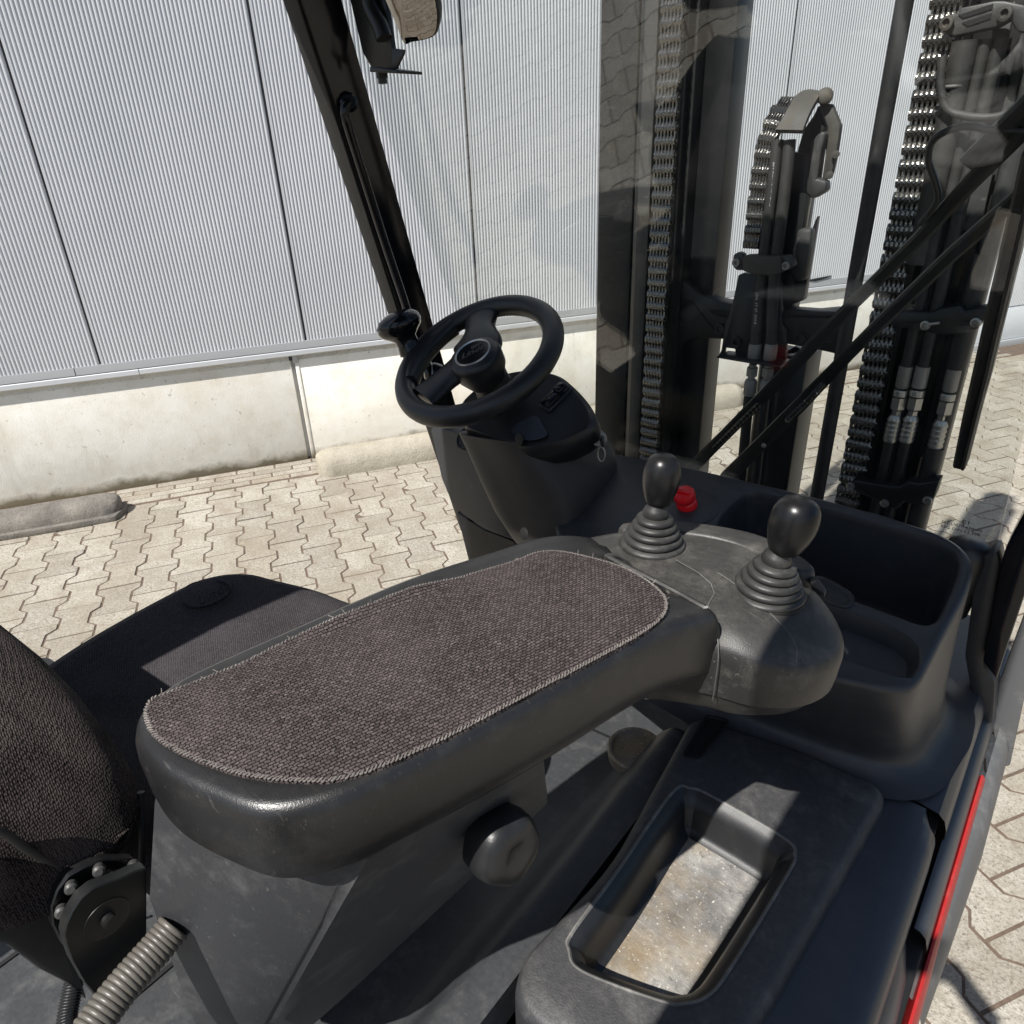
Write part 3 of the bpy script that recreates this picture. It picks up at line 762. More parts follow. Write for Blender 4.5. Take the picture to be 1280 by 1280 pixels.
flatbar('wiper_blade', [(1206, 580), (1221, 520), (1236, 462), (1251, 398), (1270, 318), (1300, 190)], .006, .03, .010, M['rubber'], wip)
tube('washer_hose', spline(pathg([(1300, 166), (1280, 164), (1235, 162), (1216, 158), (1194, 160), (1171, 171), (1162, 187), (1162, 206), (1170, 231), (1171, 252), (1150, 280)], .03), 60, False), .0042, M['black'], wip, 8)
for px, py in ((905, 548), (955, 556), (985, 524), (1009, 500), (1020, 490)):
    lathe('wiper_screw', [(.0042, 0), (.0042, .004), (.003, .005), (0, .005)], gp(px, py, .03), gn, M['zinc'], wip, 12)

# ---- mirror inside the left pillar
mp = [(474, -70), (480, -10), (486, 30), (491, 62), (500, 61), (517, 58), (529, 52), (536, 34), (539, 10), (538, -30), (530, -70), (505, -82)]
mo = spline(PL(mp, 'y', .86), 80); mc = sum(mo, Vector())/len(mo)
mn = (Vector((-.70, -.60, -.42)).normalized()-(mc-CC).normalized()).normalized()
def mproj(p): return p-mn*((p-mc).dot(mn))
mo = [mproj(p) for p in mo]
mirror = bpy.data.objects.new('mirror', None); link(mirror, truck)
bm = bmesh.new(); add_loft(bm, [[mc+(p-mc)*s+mn*(.004*(1-s*s)) for p in mo] for s in (1, .9, .75, .6, .45, .3, .15, .03)], False, True); finish(bm, 'mirror_glass', M['mirror'], mirror, 80)
bm = bmesh.new(); add_loft(bm, [[mc+(p-mc)*s+mn*h for p in mo] for s, h in ((.98, -.004), (1.02, -.001), (1.02, -.006), (.9, -.02), (.5, -.03))]); finish(bm, 'mirror_shell', M['black'], mirror)
prism('mirror_bracket', PL([(430, -30), (476, -30), (484, 20), (490, 60), (494, 88), (466, 88), (453, 66)], 'y', .90), (0, .01, 0), M['satin'], mirror, .002)
prism('mirror_bracket', PL([(462, 83), (498, 88), (498, 92), (462, 90)], 'y', .86), (0, .05, 0), M['satin'], mirror, .001)
prism('mirror_bracket', PL([(490, 60), (505, 62), (504, 68), (495, 86), (488, 87)], 'y', .87), (0, .004, 0), M['satin'], mirror, .001)
tube('mirror_arm', spline(PL([(455, -40), (462, 5), (474, 30), (480, 48)], 'y', .89), 20, False), .013, M['satin'], mirror, 12)
lathe('mirror_bolt', [(.009, 0), (.009, .008), (.007, .009), (.007, .016), (0, .017)], P(477, 90, 'y', .885), (0, 0, -1), M['satin'], mirror, 6)

# ---- overhead guard (shades the cab)
guard = bpy.data.objects.new('overhead_guard', None); link(guard, truck)
box('guard_roof', (-1.06, .06, 2.03), (-.10, 1.0, 2.07), M['satin'], guard, .012)
for x in (-1.04, -.10):
    beam('guard_rail', (x, .05, 2.02), (x, 1.02, 2.02), .18, .07, M['paint'], guard, bev=.01)
    beam('rear_leg', (x, .05, 2.02), (x+(.0 if x > -.5 else .04), -.42, .60), .18, .07, M['paint'], guard, up=(0, 1, 0), bev=.01)
tube('shadow_bar', [(-.02, -.09, 1.72), (.06, -.06, 1.74), (.13, -.12, 1.74), (.15, -.16, 1.70), (.02, -.16, 1.5)], .024, M['paint'], guard, 14)  # unseen bar added only to cast a stripe of shadow on the ground

# ---- mast ------------------------------------------------------------
YM = 1.50
def mx(px, py, y=YM): return P(px, py, 'y', y).x
def mzz(px, py, y=YM): return P(px, py, 'y', y).z
ZB, ZU = .12, 2.9
def post(name, x0, x1, y0, y1, mat, bev=.004, parent=None, z0=ZB, z1=ZU): return box(name, (x0, y0, z0), (x1, y1, z1), mat, parent or truck, bev)
mast = bpy.data.objects.new('mast', None); link(mast, truck)
# left upright: outer channel, inner channel
post('outer_rail', mx(746, 300), mx(789, 300), YM, YM+.016, M['mast'], .006, mast)
post('outer_rail', mx(746, 300)+.012, mx(746, 300)+.032, YM+.016, YM+.16, M['mast'], .004, mast)
post('inner_rail_or_backing', mx(798, 300), mx(813, 300), YM-.012, YM+.10, M['mastgrey'], .003, mast)
post('inner_rail_or_backing', mx(838, 300), mx(838, 300)+.022, YM+.02, YM+.12, M['mast'], .003, mast)
post('inner_rail_or_backing', mx(838, 300)+.022, mx(880, 300)+.006, YM+.055, YM+.13, M['satin'], .006, mast)
lift = [post('lift_cylinder', mx(815, 300), mx(838, 300), YM+.10, YM+.14, M['mast'], .006, mast)]
# right upright
xr = mx(1135, 300)
post('inner_rail_or_backing', xr+.004, xr+.022, YM-.005, YM+.09, M['mast'], .003, mast)
post('inner_rail_or_backing', xr+.022, xr+.075, YM+.05, YM+.12, M['satin'], .004, mast)
post('outer_rail', mx(1172, 300)+.012, mx(1172, 300)+.05, YM+.03, YM+.13, M['mast'], .008, mast)
post('outer_rail', mx(1212, 300), mx(1226, 300), YM+.005, YM+.12, M['mastgrey'], .003, mast, .95)
post('outer_rail', mx(1232, 300), mx(1240, 300), YM-.01, YM+.13, M['satin'], .002, mast)
tube('rail_pipe', [Vector((mx(1254, 240, 1.46), 1.46, z)) for z in (1.28, 1.6, 2.9)], .0135, M['mastgrey'], mast, 14)
tube('rail_pipe', [Vector((mx(1226, 340, 1.47), 1.47, z)) for z in (.5, 1.0, 1.38)], .016, M['satin'], mast, 14)

# leaf chains: every link a stack of plates
PITCH = .0254
def link_mesh(w, k):
    bm = bmesh.new(); n = 6; t = w/(n*2)
    hh, r = PITCH*.5, .0105
    out = [(math.cos(R_(a))*r, hh+math.sin(R_(a))*r) for a in range(-50, 231, 40)]
    out += [(-y, -z) for y, z in out]
    for q in range(n):
        x = -w/2+(2*q+k)*t
        add_prism(bm, [(x, y, z) for y, z in out], (t*.97, 0, 0))
    add_tube(bm, [(-w/2-.002, 0, hh), (w/2+.002, 0, hh)], .0038, 8)
    return bm
LM = []
for k in (0, 1):
    sv = ORG.copy(); ORG = Vector((0, 0, 0)); o = finish(link_mesh(.046, k), 'chain_link', M['chain'], None, 35); ORG = sv
    LM.append(o.data); bpy.data.objects.remove(o)
def chain(x, y, z0, z1, parent, curve=None):
    box('inner_rail_or_backing', (x-.019, y+.0125, ZB), (x+.023, y+.017, ZU), M['satin'], mast, .001)  # thin dark sheet added behind the chain so its gaps look black
    c = bpy.data.objects.new('lift_chain', None); link(c, parent); k = 0; z = z0
    while z < z1:
        o = bpy.data.objects.new('chain_link', LM[k % 2]); link(o, c)
        o.location = Vector((x, y, z))-ORG; o.rotation_euler = (random.uniform(-.03, .03), 0, 0); z += PITCH; k += 1
    return c
xcl = mx(825, 300, 1.47); chain(xcl, 1.475, .80, 2.05, truck)
xcr = mx(1124, 300, 1.46); chain(xcr, 1.465, .75, 2.05, truck)

# cast cross member between the uprights
cm = zoom([(462, 285), (500, 330), (580, 395), (660, 425), (745, 440), (1010, 470), (1150, 480), (1260, 470), (1300, 560), (1290, 700), (1140, 665), (1000, 640), (850, 620), (700, 618), (560, 612), (500, 630), (455, 665)], 730, 270, 4)
slot = zoom([(625, 468), (690, 470), (760, 478), (900, 500), (900, 530), (760, 520), (690, 505), (640, 490)], 730, 270, 4)
YX = 1.53
bm = bmesh.new(); a = PL(cm, 'y', YX); add_prism(bm, a, (0, .05, 0), .006); finish(bm, 'cross_member', M['mast'], mast)
bm = bmesh.new(); add_prism(bm, PL(slot, 'y', YX-.0015), (0, .004, 0), .001); finish(bm, 'cross_member_slot', M['dark'], mast)
prism('cross_member_rib', PL(zoom([(520, 420), (535, 425), (652, 570), (640, 578)], 730, 270, 4), 'y', YX-.004), (0, .006, 0), M['satin'], mast, .001)
prism('cross_member_rib', PL(zoom([(1010, 470), (1260, 478), (1258, 512), (1010, 508)], 730, 270, 4), 'y', YX-.014), (0, .02, 0), M['mast'], mast, .005)
t0, t1 = P(848, 405, 'y', YX-.001), P(880, 407, 'y', YX-.001)
text('cast_lettering', 'NVSFZOK', .013, basis((t0+t1)/2, t1-t0, (0, -1, 0)), M['mastgrey'], mast, .0006)
for px, py in ((900, 411), (1000, 422)): lathe('cross_member_bolt', [(.012, 0), (.012, .006), (.006, .006), (.005, .002), (0, .002)], P(px, py, 'y', YX), (0, -1, 0), M['mast'], mast, 20)

# ---- centre free lift cylinder
YF = 1.50
fl_ = bpy.data.objects.new('free_lift', None); link(fl_, truck)
def fx_(px, py, y=YF): return P(px, py, 'y', y)
cylx = fx_(962, 540, 1.60).x
tube('lift_cylinder', [Vector((cylx, 1.60, z)) for z in (.12, .6, 1.10)], .042, M['mast'], fl_, 24)
xk = fx_(1002, 520, 1.58).x
box('cylinder_guard', (cylx+.012, 1.56, .12), (xk, 1.66, 1.10), M['satin'], fl_, .006)
# carrier plate with hoses and fittings
pl = zoom([(350, 90), (445, 70), (745, 105), (750, 480), (790, 520), (780, 790), (700, 820), (440, 770), (380, 760), (375, 680), (295, 670), (285, 745), (235, 750), (265, 690), (290, 520), (360, 290)], 860, 330, 6.4)
prism('carrier_plate', PL([(p[0]+(8 if i == 0 else 0), p[1]) for i, p in enumerate(pl)], 'y', 1.515), (0, .012, 0), M['satin'], fl_, .002)
prism('carrier_lip', PL(zoom([(225, 740), (440, 768), (740, 815), (738, 835), (440, 788), (228, 752)], 860, 330, 6.4), 'y', 1.46), (0, .06, 0), M['satin'], fl_, .002)
lathe('carrier_bolt', [(.011, 0), (.011, .006), (.006, .006), (.005, .001), (0, .001)], fx_(921, 427, 1.515), (0, -1, 0), M['satin'], fl_, 20)
for kk, (xa, xb, ztop) in enumerate(((972, 944, 0), (986, 963, 0))):
    top = fx_(xa if kk == 0 else 987, 175, 1.50); low = fx_(944 if kk == 0 else 964, 432, 1.49)
    mid = fx_(952 if kk == 0 else 968, 345, 1.495)
    tube('lift_hose', spline([top, fx_(966 if kk == 0 else 982, 230, 1.495), mid, low], 30, False), .0115, M['greyhose'], fl_, 12)
    zs = low
    x, y = zs.x, zs.y
    lathe('hose_fitting', [(.0, 0), (.0125, 0), (.0135, .006), (.0135, .03), (.012, .034), (0, .034)], zs+Vector((0, 0, .004)), (0, 0, -1), M['zincdull'], fl_, 20)
    lathe('hose_fitting', [(.0, 0), (.009, 0), (.009, .006), (.0125, .008), (.0125, .026), (.008, .028), (.008, .034), (0, .034)], zs+Vector((0, 0, -.040)), (0, 0, -1), M['zincdull'], fl_, 6)
    lathe('hose_fitting', [(.0, 0), (.011, 0), (.0135, .006), (.0135, .030), (.012, .036), (0, .036)], zs+Vector((0, 0, -.074)), (0, 0, -1), M['zincdull'], fl_, 20)
    tube('lift_hose', [zs+Vector((0, .0, -.105)), zs+Vector((0, .01, -.3)), zs+Vector((0, .02, -.9))], .0115, M['rubber'], fl_, 10)
# printed stripe on the front hose
pa, pb = fx_(947, 350, 1.483), fx_(943, 420, 1.479)
text('hose_print', '1SN  1T 47  DN 8', .0085, basis((pa+pb)/2, pb-pa, (-.35, -1, 0)), M['print'], fl_, .0001)
pa, pb = fx_(969, 185, 1.487), fx_(958, 275, 1.483)
text('hose_print', '853 DIN 45 1SN DN8', .0085, basis((pa+pb)/2, pb-pa, (-.35, -1, 0)), M['print'], fl_, .0001)
# clamp
cl = zoom([(790, 200), (880, 196), (985, 204), (985, 285), (930, 300), (840, 292), (790, 275)], 730, 270, 4)
prism('hose_clamp', PL(cl, 'y', 1.475), (0, .035, 0), M['capgrey'], fl_, .004)
for pts in ([(745, 195), (770, 180), (795, 190), (795, 272), (760, 272), (740, 250)], [(985, 200), (1020, 196), (1050, 220), (1052, 250), (1025, 268), (985, 270)]):
    prism('clamp_ear', PL(zoom(pts, 730, 270, 4), 'y', 1.485), (0, .02, 0), M['mastgrey'], fl_, .003)
for px, py in ((921, 328), (983, 332)): lathe('clamp_bolt', [(.0, 0), (.008, 0), (.008, .006), (.004, .006), (.003, .002), (0, .002)], fx_(px, py, 1.485), (0, -1, 0), M['zincdull'], fl_, 16)
# chain over the pulley, guard plates and cap
fc = bpy.data.objects.new('lift_chain', None); link(fc, truck)
cp0 = spline([fx_(941, 305, 1.50), fx_(946, 260, 1.50), fx_(952, 215, 1.50), fx_(960, 175, 1.505), fx_(972, 145, 1.52), fx_(985, 128, 1.55)], 60, False)
tot = sum((cp0[i+1]-cp0[i]).length for i in range(59)); nl = int(tot/PITCH)
cps = resample(cp0, nl+1, False)
for k in range(nl):
    o = bpy.data.objects.new('chain_link', LM[k % 2]); link(o, fc); m = (cps[k]+cps[k+1])/2; d = (cps[k+1]-cps[k]).normalized()
    xax = Vector((1, 0, 0)); xax = (xax-d*xax.dot(d)).normalized(); yax = d.cross(xax)
    o.matrix_local = Matrix(((xax.x*.75, yax.x, d.x, m.x-ORG.x), (xax.y*.75, yax.y, d.y, m.y-ORG.y), (xax.z*.75, yax.z, d.z, m.z-ORG.z), (0, 0, 0, 1)))
z9 = lambda pts: zoom(pts, 900, 100, 7.111)
prism('chain_guard', PL(z9([(310, 580), (375, 515), (385, 560), (340, 700), (300, 1060), (270, 1050), (285, 850)]), 'y', 1.54), (0, .02, 0), M['mastgrey'], fl_, .002)
bm = bmesh.new()   # bent cap over the pulley
ca = [fx_(*z9([p])[0], y) for p, y in (((495, 440), 1.47), ((560, 330), 1.48), ((610, 240), 1.495), ((660, 150), 1.52), ((735, 95), 1.55), ((800, 80), 1.58))]
cb = [fx_(*z9([p])[0], y) for p, y in (((735, 445), 1.47), ((770, 350), 1.48), ((815, 250), 1.495), ((865, 165), 1.52), ((905, 110), 1.55), ((930, 100), 1.58))]
ca, cb = spline(ca, 24, False), spline(cb, 24, False)
th = Vector((.0, .006, -.006))
add_loft(bm, [[a, b, b+th, a+th] for a, b in zip(ca, cb)]); finish(bm, 'pulley_cap', M['capgrey'], fl_, 35)
prism('cap_arm', PL(z9([(865, 170), (905, 205), (990, 215), (1065, 400), (1060, 470), (1035, 640), (990, 840), (940, 890), (905, 880), (930, 700), (955, 420), (900, 270)]), 'y', 1.55), (0, .018, 0), M['capgrey'], fl_, .004)
lathe('cap_nut', [(.0, 0), (.012, 0), (.014, .004), (.014, .012), (.010, .016), (0, .017)], fx_(*z9([(930, 160)])[0], 1.55), (.3, -.8, .3), M['capgrey'], fl_, 20)
prism('pulley_plate', PL(z9([(800, 560), (860, 490), (900, 455), (940, 470), (900, 620), (870, 850), (860, 880), (945, 900), (940, 990), (820, 1060), (760, 1010), (780, 760)]), 'y', 1.53), (0, .03, 0), M['mastgrey'], fl_, .005)
prism('pulley_side', PL(z9([(740, 440), (830, 310), (870, 220), (940, 420), (860, 600), (800, 1050), (700, 1080), (640, 900), (690, 600)]), 'y', 1.56), (0, .04, 0), M['dark'], fl_, .005)
for px, py in ((1030, 660), (975, 845)): lathe('cap_bolt', [(.0, 0), (.007, 0), (.007, .006), (0, .007)], fx_(*z9([(px, py)])[0], 1.548), (.2, -1, 0), M['capgrey'], fl_, 14)
box('piston_guide', (fx_(966, 260, 1.56).x, 1.55, fx_(990, 400, 1.56).z), (fx_(1008, 270, 1.56).x, 1.60, fx_(990, 190, 1.56).z), M['satin'], fl_, .004)
tube('piston_rod', [fx_(1010, 245, 1.57), fx_(1001, 300, 1.57)], .008, M['zinc'], fl_, 14)
prism('sleeve', PL(zoom([(1062, 66), (1140, 62), (1108, 320), (1060, 332), (1030, 300), (1048, 200)], 730, 270, 4), 'y', 1.52), (0, .03, 0), M['mastgrey'], fl_, .008)
prism('side_strip', PL(zoom([(1125, 100), (1165, 0), (1100, 420), (1050, 440), (985, 480), (1030, 330)], 730, 270, 4), 'y', 1.555), (0, .02, 0), M['satin'], fl_, .002)

# ---- hoses on the right upright
hoses = bpy.data.objects.new('hose_run', None); link(hoses, truck)
def vhose(name, px, py, y, r, z0, z1, mat, seg=12, rib=0.0):
    x = mx(px, py, y); n = max(2, int((z1-z0)/.004)) if rib else 8
    path = [Vector((x+(.0006*math.sin(i*.9) if not rib else 0), y, z0+(z1-z0)*i/n)) for i in range(n+1)]
    return tube(name, path, [r+rib*(i % 2) for i in range(n+1)] if rib else r, mat, hoses, seg)
vhose('hydraulic_hose', 1078, 300, 1.43, .0135, .3, 2.6, M['rubber'], 14, .0004)
zt = mzz(1200, 52, 1.46)
vhose('hydraulic_hose', 1190, 130, 1.455, .0185, mzz(1150, 330, 1.455), zt, M['greyhose'], 16, .0007)
vhose('hydraulic_hose', 1213, 130, 1.465, .0105, .7, zt, M['greyhose'])
vhose('hydraulic_hose', 1230, 130, 1.47, .0105, .7, zt, M['greyhose'])
tube('hose_tie', [Vector((mx(1190, 109, 1.455)+.0195*math.cos(a), 1.455+.0195*math.sin(a), mzz(1190, 109, 1.455))) for a in [2*math.pi*k/20 for k in range(20)]], .003, M['edge'], hoses, 8, True)
def clampblk(pts, y, mat=None, dep=.035, bev=.004): return prism('hose_clamp', PL(pts, 'y', y), (0, dep, 0), mat or M['satin'], hoses, bev)
z5 = lambda pts: zoom(pts, 1000, 0, 4.571)
clampblk(z5([(830, 195), (822, 110), (850, 85), (900, 75), (915, 45), (1110, 5), (1170, 5), (1290, 30), (1290, 185), (1240, 180), (1200, 110), (1130, 150), (1000, 180), (880, 205)]), 1.44, M['mastgrey'], .03)
for pts in ([(905, 85), (1105, 20), (1100, 50), (930, 105)], [(925, 130), (1095, 75), (1090, 105), (960, 150)]): clampblk(z5(pts), 1.4385, M['dark'], .003, .0)
for px, py in ((1185, 29), (1258, 17)): lathe('clamp_bolt', [(.0, 0), (.010, 0), (.010, .006), (.006, .007), (.005, .002), (0, .002)], fx_(px, py, 1.438), (-.3, -1, 0), M['capgrey'], hoses, 18)
tube('reflection_tube', spline([fx_(1178, 70, 1.43), fx_(1176, 110, 1.43), fx_(1184, 137, 1.43), fx_(1205, 145, 1.43), fx_(1240, 147, 1.43), fx_(1265, 138, 1.43), fx_(1300, 110, 1.43)], 40, False), .0062, M['greyhose'], hoses, 12)  # tube put in to imitate a pale curved reflection
prism('upright_plate', PL([(1243, 20), (1270, 0), (1258, 60), (1246, 120), (1232, 145), (1228, 130)], 'y', 1.49), (0, .01, 0), M['mastgrey'], hoses, .002)
prism('upright_plate', PL([(1220, 212), (1247, 190), (1226, 282), (1199, 290)], 'y', 1.475), (0, .008, 0), M['mastgrey'], hoses, .002)
# lower run: three black hoses, fittings, two clamps
ym = 1.45
for nm, p_top, p_bot in (('a', (1136, 445), (1104, 610)), ('b', (1156, 450), (1121, 615))):
    xx = mx(*p_top, ym); zf1 = mzz(p_top[0], 458, ym); zf2 = mzz(p_bot[0]+14, 552, ym)
    tube('hydraulic_hose', [Vector((xx, ym, z)) for z in (zf1, 1.2, 1.40)], .0105, M['rubber'], hoses, 12)
    tube('hydraulic_hose', [Vector((xx, ym, z)) for z in (.45, .7, zf2)], .0105, M['rubber'], hoses, 12)
    def fit(x, y, za, zb):
        h = za-zb; r = .0125
        lathe('hose_fitting', [(0, 0), (r, 0), (r, h*.26), (r*.8, h*.28), (0, h*.28)], (x, y, za), (0, 0, -1), M['zincdull'], hoses, 20)
        lathe('hose_fitting', [(0, 0), (r, 0), (r*1.05, h*.02), (r*1.05, h*.08), (r*.7, h*.10), (0, h*.1)], (x, y, za-h*.30), (0, 0, -1), M['zinc'], hoses, 20)
        lathe('hose_fitting', [(0, 0), (r*1.08, 0), (r*1.08, h*.15), (r*.7, h*.18), (r*.7, h*.24), (0, h*.24)], (x, y, za-h*.40), (0, 0, -1), M['zinc'], hoses, 6, 20)
        pr = [(0, 0), (r*.8, 0), (r*1.1, h*.06)]
        for k in range(4): pr += [(r*1.1, h*(.07+.065*k)), (r*.97, h*(.10+.065*k)), (r*1.1, h*(.125+.065*k))]
        pr += [(r, h*.36), (0, h*.36)]
        lathe('hose_fitting', pr, (x, y, za-h*.64), (0, 0, -1), M['zinc'], hoses, 12, 60)
    fit(xx, ym, zf1, zf2)
xx = mx(1196, 450, 1.46); zf1 = mzz(1190, 460, 1.46); zf2 = mzz(1172, 560, 1.46)
fit(xx, 1.46, zf1, zf2)
for za, zb in ((zf1, 1.34), (.45, zf2)): tube('hydraulic_hose', [Vector((xx, 1.46, z)) for z in (za, (za+zb)/2, zb)], .0165, M['rubber'], hoses, 14)
xb = mx(1172, 350, 1.5); tube('tilt_pipe', [Vector((xb, 1.505, z)) for z in (.5, 1.0, 1.35)], .021, M['satin'], hoses, 18)
z10 = lambda pts: zoom(pts, 1040, 340, 4)
clampblk(z10([(285, 255), (300, 215), (360, 195), (500, 205), (535, 185), (640, 165), (655, 200), (735, 180), (778, 172), (765, 235), (725, 290), (640, 310), (560, 318), (440, 295), (330, 280)]), 1.425)
for pts in ([(310, 240), (430, 248), (430, 256), (310, 250)], [(640, 245), (740, 235), (738, 243), (640, 253)]): clampblk(z10(pts), 1.424, M['dark'], .002, 0)
clampblk(z10([(85, 1060), (110, 1040), (220, 1060), (340, 1075), (380, 1045), (430, 1060), (540, 1040), (515, 1120), (490, 1170), (400, 1165), (360, 1150), (330, 1185), (250, 1185), (235, 1150), (120, 1105)]), 1.425)
clampblk(z10([(120, 1085), (230, 1125), (228, 1133), (120, 1093)]), 1.424, M['dark'], .002, 0)
for px, py in ((470, 266), (722, 252), (95, 1068), (265, 1155), (480, 1140)):
    lathe('clamp_bolt', [(.0, 0), (.008, 0), (.008, .005), (.005, .006), (.004, .001), (0, .001)], P(*z10([(px, py)])[0], 'y', 1.424), (-.2, -1, 0), M['zinc'], hoses, 16)
a, b = P(*z10([(480, 262)])[0], 'y', 1.415), P(*z10([(538, 255)])[0], 'y', 1.415); tube('clip_pin', [a, b], .0025, M['zinc'], hoses, 8)
# brown load behind the gap in the upright

# ---- armrest ---------------------------------------------------------
def V3(pts, z): return [Vector((x, y, z)) for x, y in pts]
arm_xy = [(-.520, .156), (-.509, .132), (-.480, .117), (-.437, .114), (-.392, .122), (-.346, .138), (-.316, .172), (-.300, .215), (-.279, .279), (-.258, .353), (-.236, .443), (-.209, .522), (-.2065, .540), (-.214, .562), (-.235, .585), (-.300, .612), (-.370, .602), (-.412, .566), (-.448, .480), (-.482, .390), (-.506, .272), (-.521, .190)]
ao = spline(V3(arm_xy, 0), 180)
arm = bpy.data.objects.new('armrest', None); link(arm, truck)
def sag(p, z):     # the front end of the armrest dips and steps down to the levers along a slanted edge
    q = p.y+.30*(p.x+.21); t = min(max((q-.45)/.09, 0), 1); u = min(max((q-.535)/.018, 0), 1); return z-.014*t*t-.034*u*u*(3-2*u)
def aring(off, z): return [Vector((p.x, p.y, sag(p, z))) for p in offset(ao, off)]
lv = [(-.030, 1.076), (-.007, 1.076), (-.002, 1.078), (.0, 1.082), (.0015, 1.098), (.002, 1.126), (.0012, 1.1355), (-.001, 1.1415), (-.0045, 1.1462), (-.010, 1.1488), (-.024, 1.1485), (-.040, 1.1475)]
bm = bmesh.new(); add_loft(bm, [aring(o, z) for o, z in lv], True, True); finish(bm, 'armrest_shell', M['arm'], arm, 50)
pad_px = [(182, 893), (190, 916), (208, 932), (242, 949), (290, 966), (340, 975), (400, 978), (430, 974), (470, 962), (560, 922), (640, 880), (720, 838), (795, 797), (826, 774), (833, 757), (826, 742), (800, 722), (770, 708), (735, 698), (700, 691), (672, 692), (640, 704), (580, 722), (520, 742), (440, 774), (360, 806), (290, 836), (220, 864), (190, 876)]
po = spline(PL(pad_px, 'z', 1.150), 200)
bm = bmesh.new()
pc = sum(po, Vector())/len(po)
def lift(p):
    s = (p.x+.37)*.945-(p.y-.35)*-.327          # distance right of the pad's centre line
    return .007*max(0, min(1, (-s-.035)/.03))*max(0, min(1, (p.y-.22)/.08))*max(0, min(1, (.52-p.y)/.08))
def pr_(lp_, h): return [Vector((p.x, p.y, p.z+h+lift(q))) for p, q in zip(lp_, po)]
rr = [dz(po, -.006), pr_(offset(po, .0008), -.001), pr_(offset(po, -.001), .0022), pr_(offset(po, -.004), .0030)]
prev = offset(po, -.004)
for t in (.12, .3, .5, .7, .88, .98): rr.append([p.lerp(pc, t)+Vector((0, 0, .0036+.003*math.sin(t*1.5)+.0006*math.sin(p.y*60)*(1-t))) for p in prev])
add_loft(bm, rr, False, True); finish(bm, 'woven_pad', M['pad'], arm, 60)
# overlock stitching round the pad edge
bm = bmesh.new(); edge = resample([p+Vector((0, 0, lift(p)+.0016)) for p in offset(po, -.0006)], 1300)
T, Nn = frames(edge, True)
for ph in (0, math.pi):
    path = []
    for i, p in enumerate(edge):
        a = i*.82+ph; side = Vector((T[i].y, -T[i].x, 0)); r = .0013+random.uniform(-.0004, .0004)
        path.append(p+side*math.cos(a)*r+Vector((0, 0, 1))*math.sin(a)*r*.6)
    add_tube(bm, path, [.00075+random.uniform(-.0003, .0003) for _ in path], 5, True, False)
for _ in range(36):                                        # frayed ends
    i = random.randrange(0, 1300); p = edge[i]; d = Vector((random.uniform(-1, 1), random.uniform(-1, 1), random.uniform(.1, .9))).normalized()
    add_tube(bm, [p, p+d*.003, p+d*.0055+Vector((random.uniform(-.002, .002), random.uniform(-.002, .002), 0))], .0004, 4)
finish(bm, 'pad_stitching', M['thread'], arm, 0)
# raised insert at the front of the armrest
ins = spline([Vector((p.x, p.y, sag(p, 1.1486))) for p in PL(zoom([(60, 610), (140, 598), (260, 605), (400, 645), (520, 700), (605, 755), (618, 790), (590, 850), (560, 858), (430, 790), (280, 720), (150, 660)], 740, 540, 4), 'z', 1.143)], 80)
bm = bmesh.new(); add_loft(bm, [dz(ins, -.006), dz(ins, .0), dz(offset(ins, -.002), .0016), dz(offset(ins, -.006), .0006)]); finish(bm, 'front_insert', M['head'], arm, 30)
# control head with the two levers
hx = [(-.250, .510), (-.203, .530), (-.168, .540), (-.136, .562), (-.118, .590), (-.113, .622), (-.128, .655), (-.165, .690), (-.235, .735), (-.300, .728), (-.350, .702), (-.400, .657), (-.432, .600), (-.425, .560), (-.38, .52), (-.30, .49)]
ho = spline(V3(hx, 0), 160); hcen = Vector((-.265, .62, 0))
def hz(p, z, w): return z - w*.016*max(0, (p.x+.24)/.12)**1.5 if p.x > -.24 else z
def hring(f, z, w=1): return [Vector((q.x, q.y, hz(q, z, w))) for q in (hcen.lerp(p, f) for p in ho)]
head = bpy.data.objects.new('control_head', None); link(head, truck)
bm = bmesh.new()
add_loft(bm, [hring(.55, 1.004, 0), hring(.80, 1.008, 0), hring(.90, 1.020, 0), hring(.945, 1.036, .3), hring(.955, 1.040, .3), hring(.958, 1.0425, .4), hring(.985, 1.043, .4), hring(1.0, 1.062, .6), hring(1.010, 1.091, 1), hring(1.006, 1.098, 1), hring(.985, 1.1035, 1), hring(.95, 1.1075, 1), hring(.88, 1.113, 1), hring(.78, 1.119, 1), hring(.5, 1.124, 1), hring(.1, 1.125, 1)], True, True)
finish(bm, 'head_shell', M['head'], head, 28)
sm = [(hcen.lerp(Vector((-.199, .526, 0)), f), z) for f, z in ((.80, 1.118), (.88, 1.1135), (.95, 1.108), (1.006, 1.0985), (1.011, 1.090), (1.002, 1.062), (.987, 1.043))]
tube('seam_lip', [P(845, 700, 'z', 1.127), P(873, 716, 'z', 1.126), P(889, 730, 'z', 1.125), P(893, 742, 'z', 1.124), P(885, 756, 'z', 1.122)]+[Vector((p.x, p.y, hz(p, z, 1)+.0005)) for p, z in sm[1:]], .0007, M['edge'], head, 8)
sl = spline(PL([(896, 728), (940, 755), (985, 785), (998, 797), (999, 806)], 'z', 1.113), 30, False)
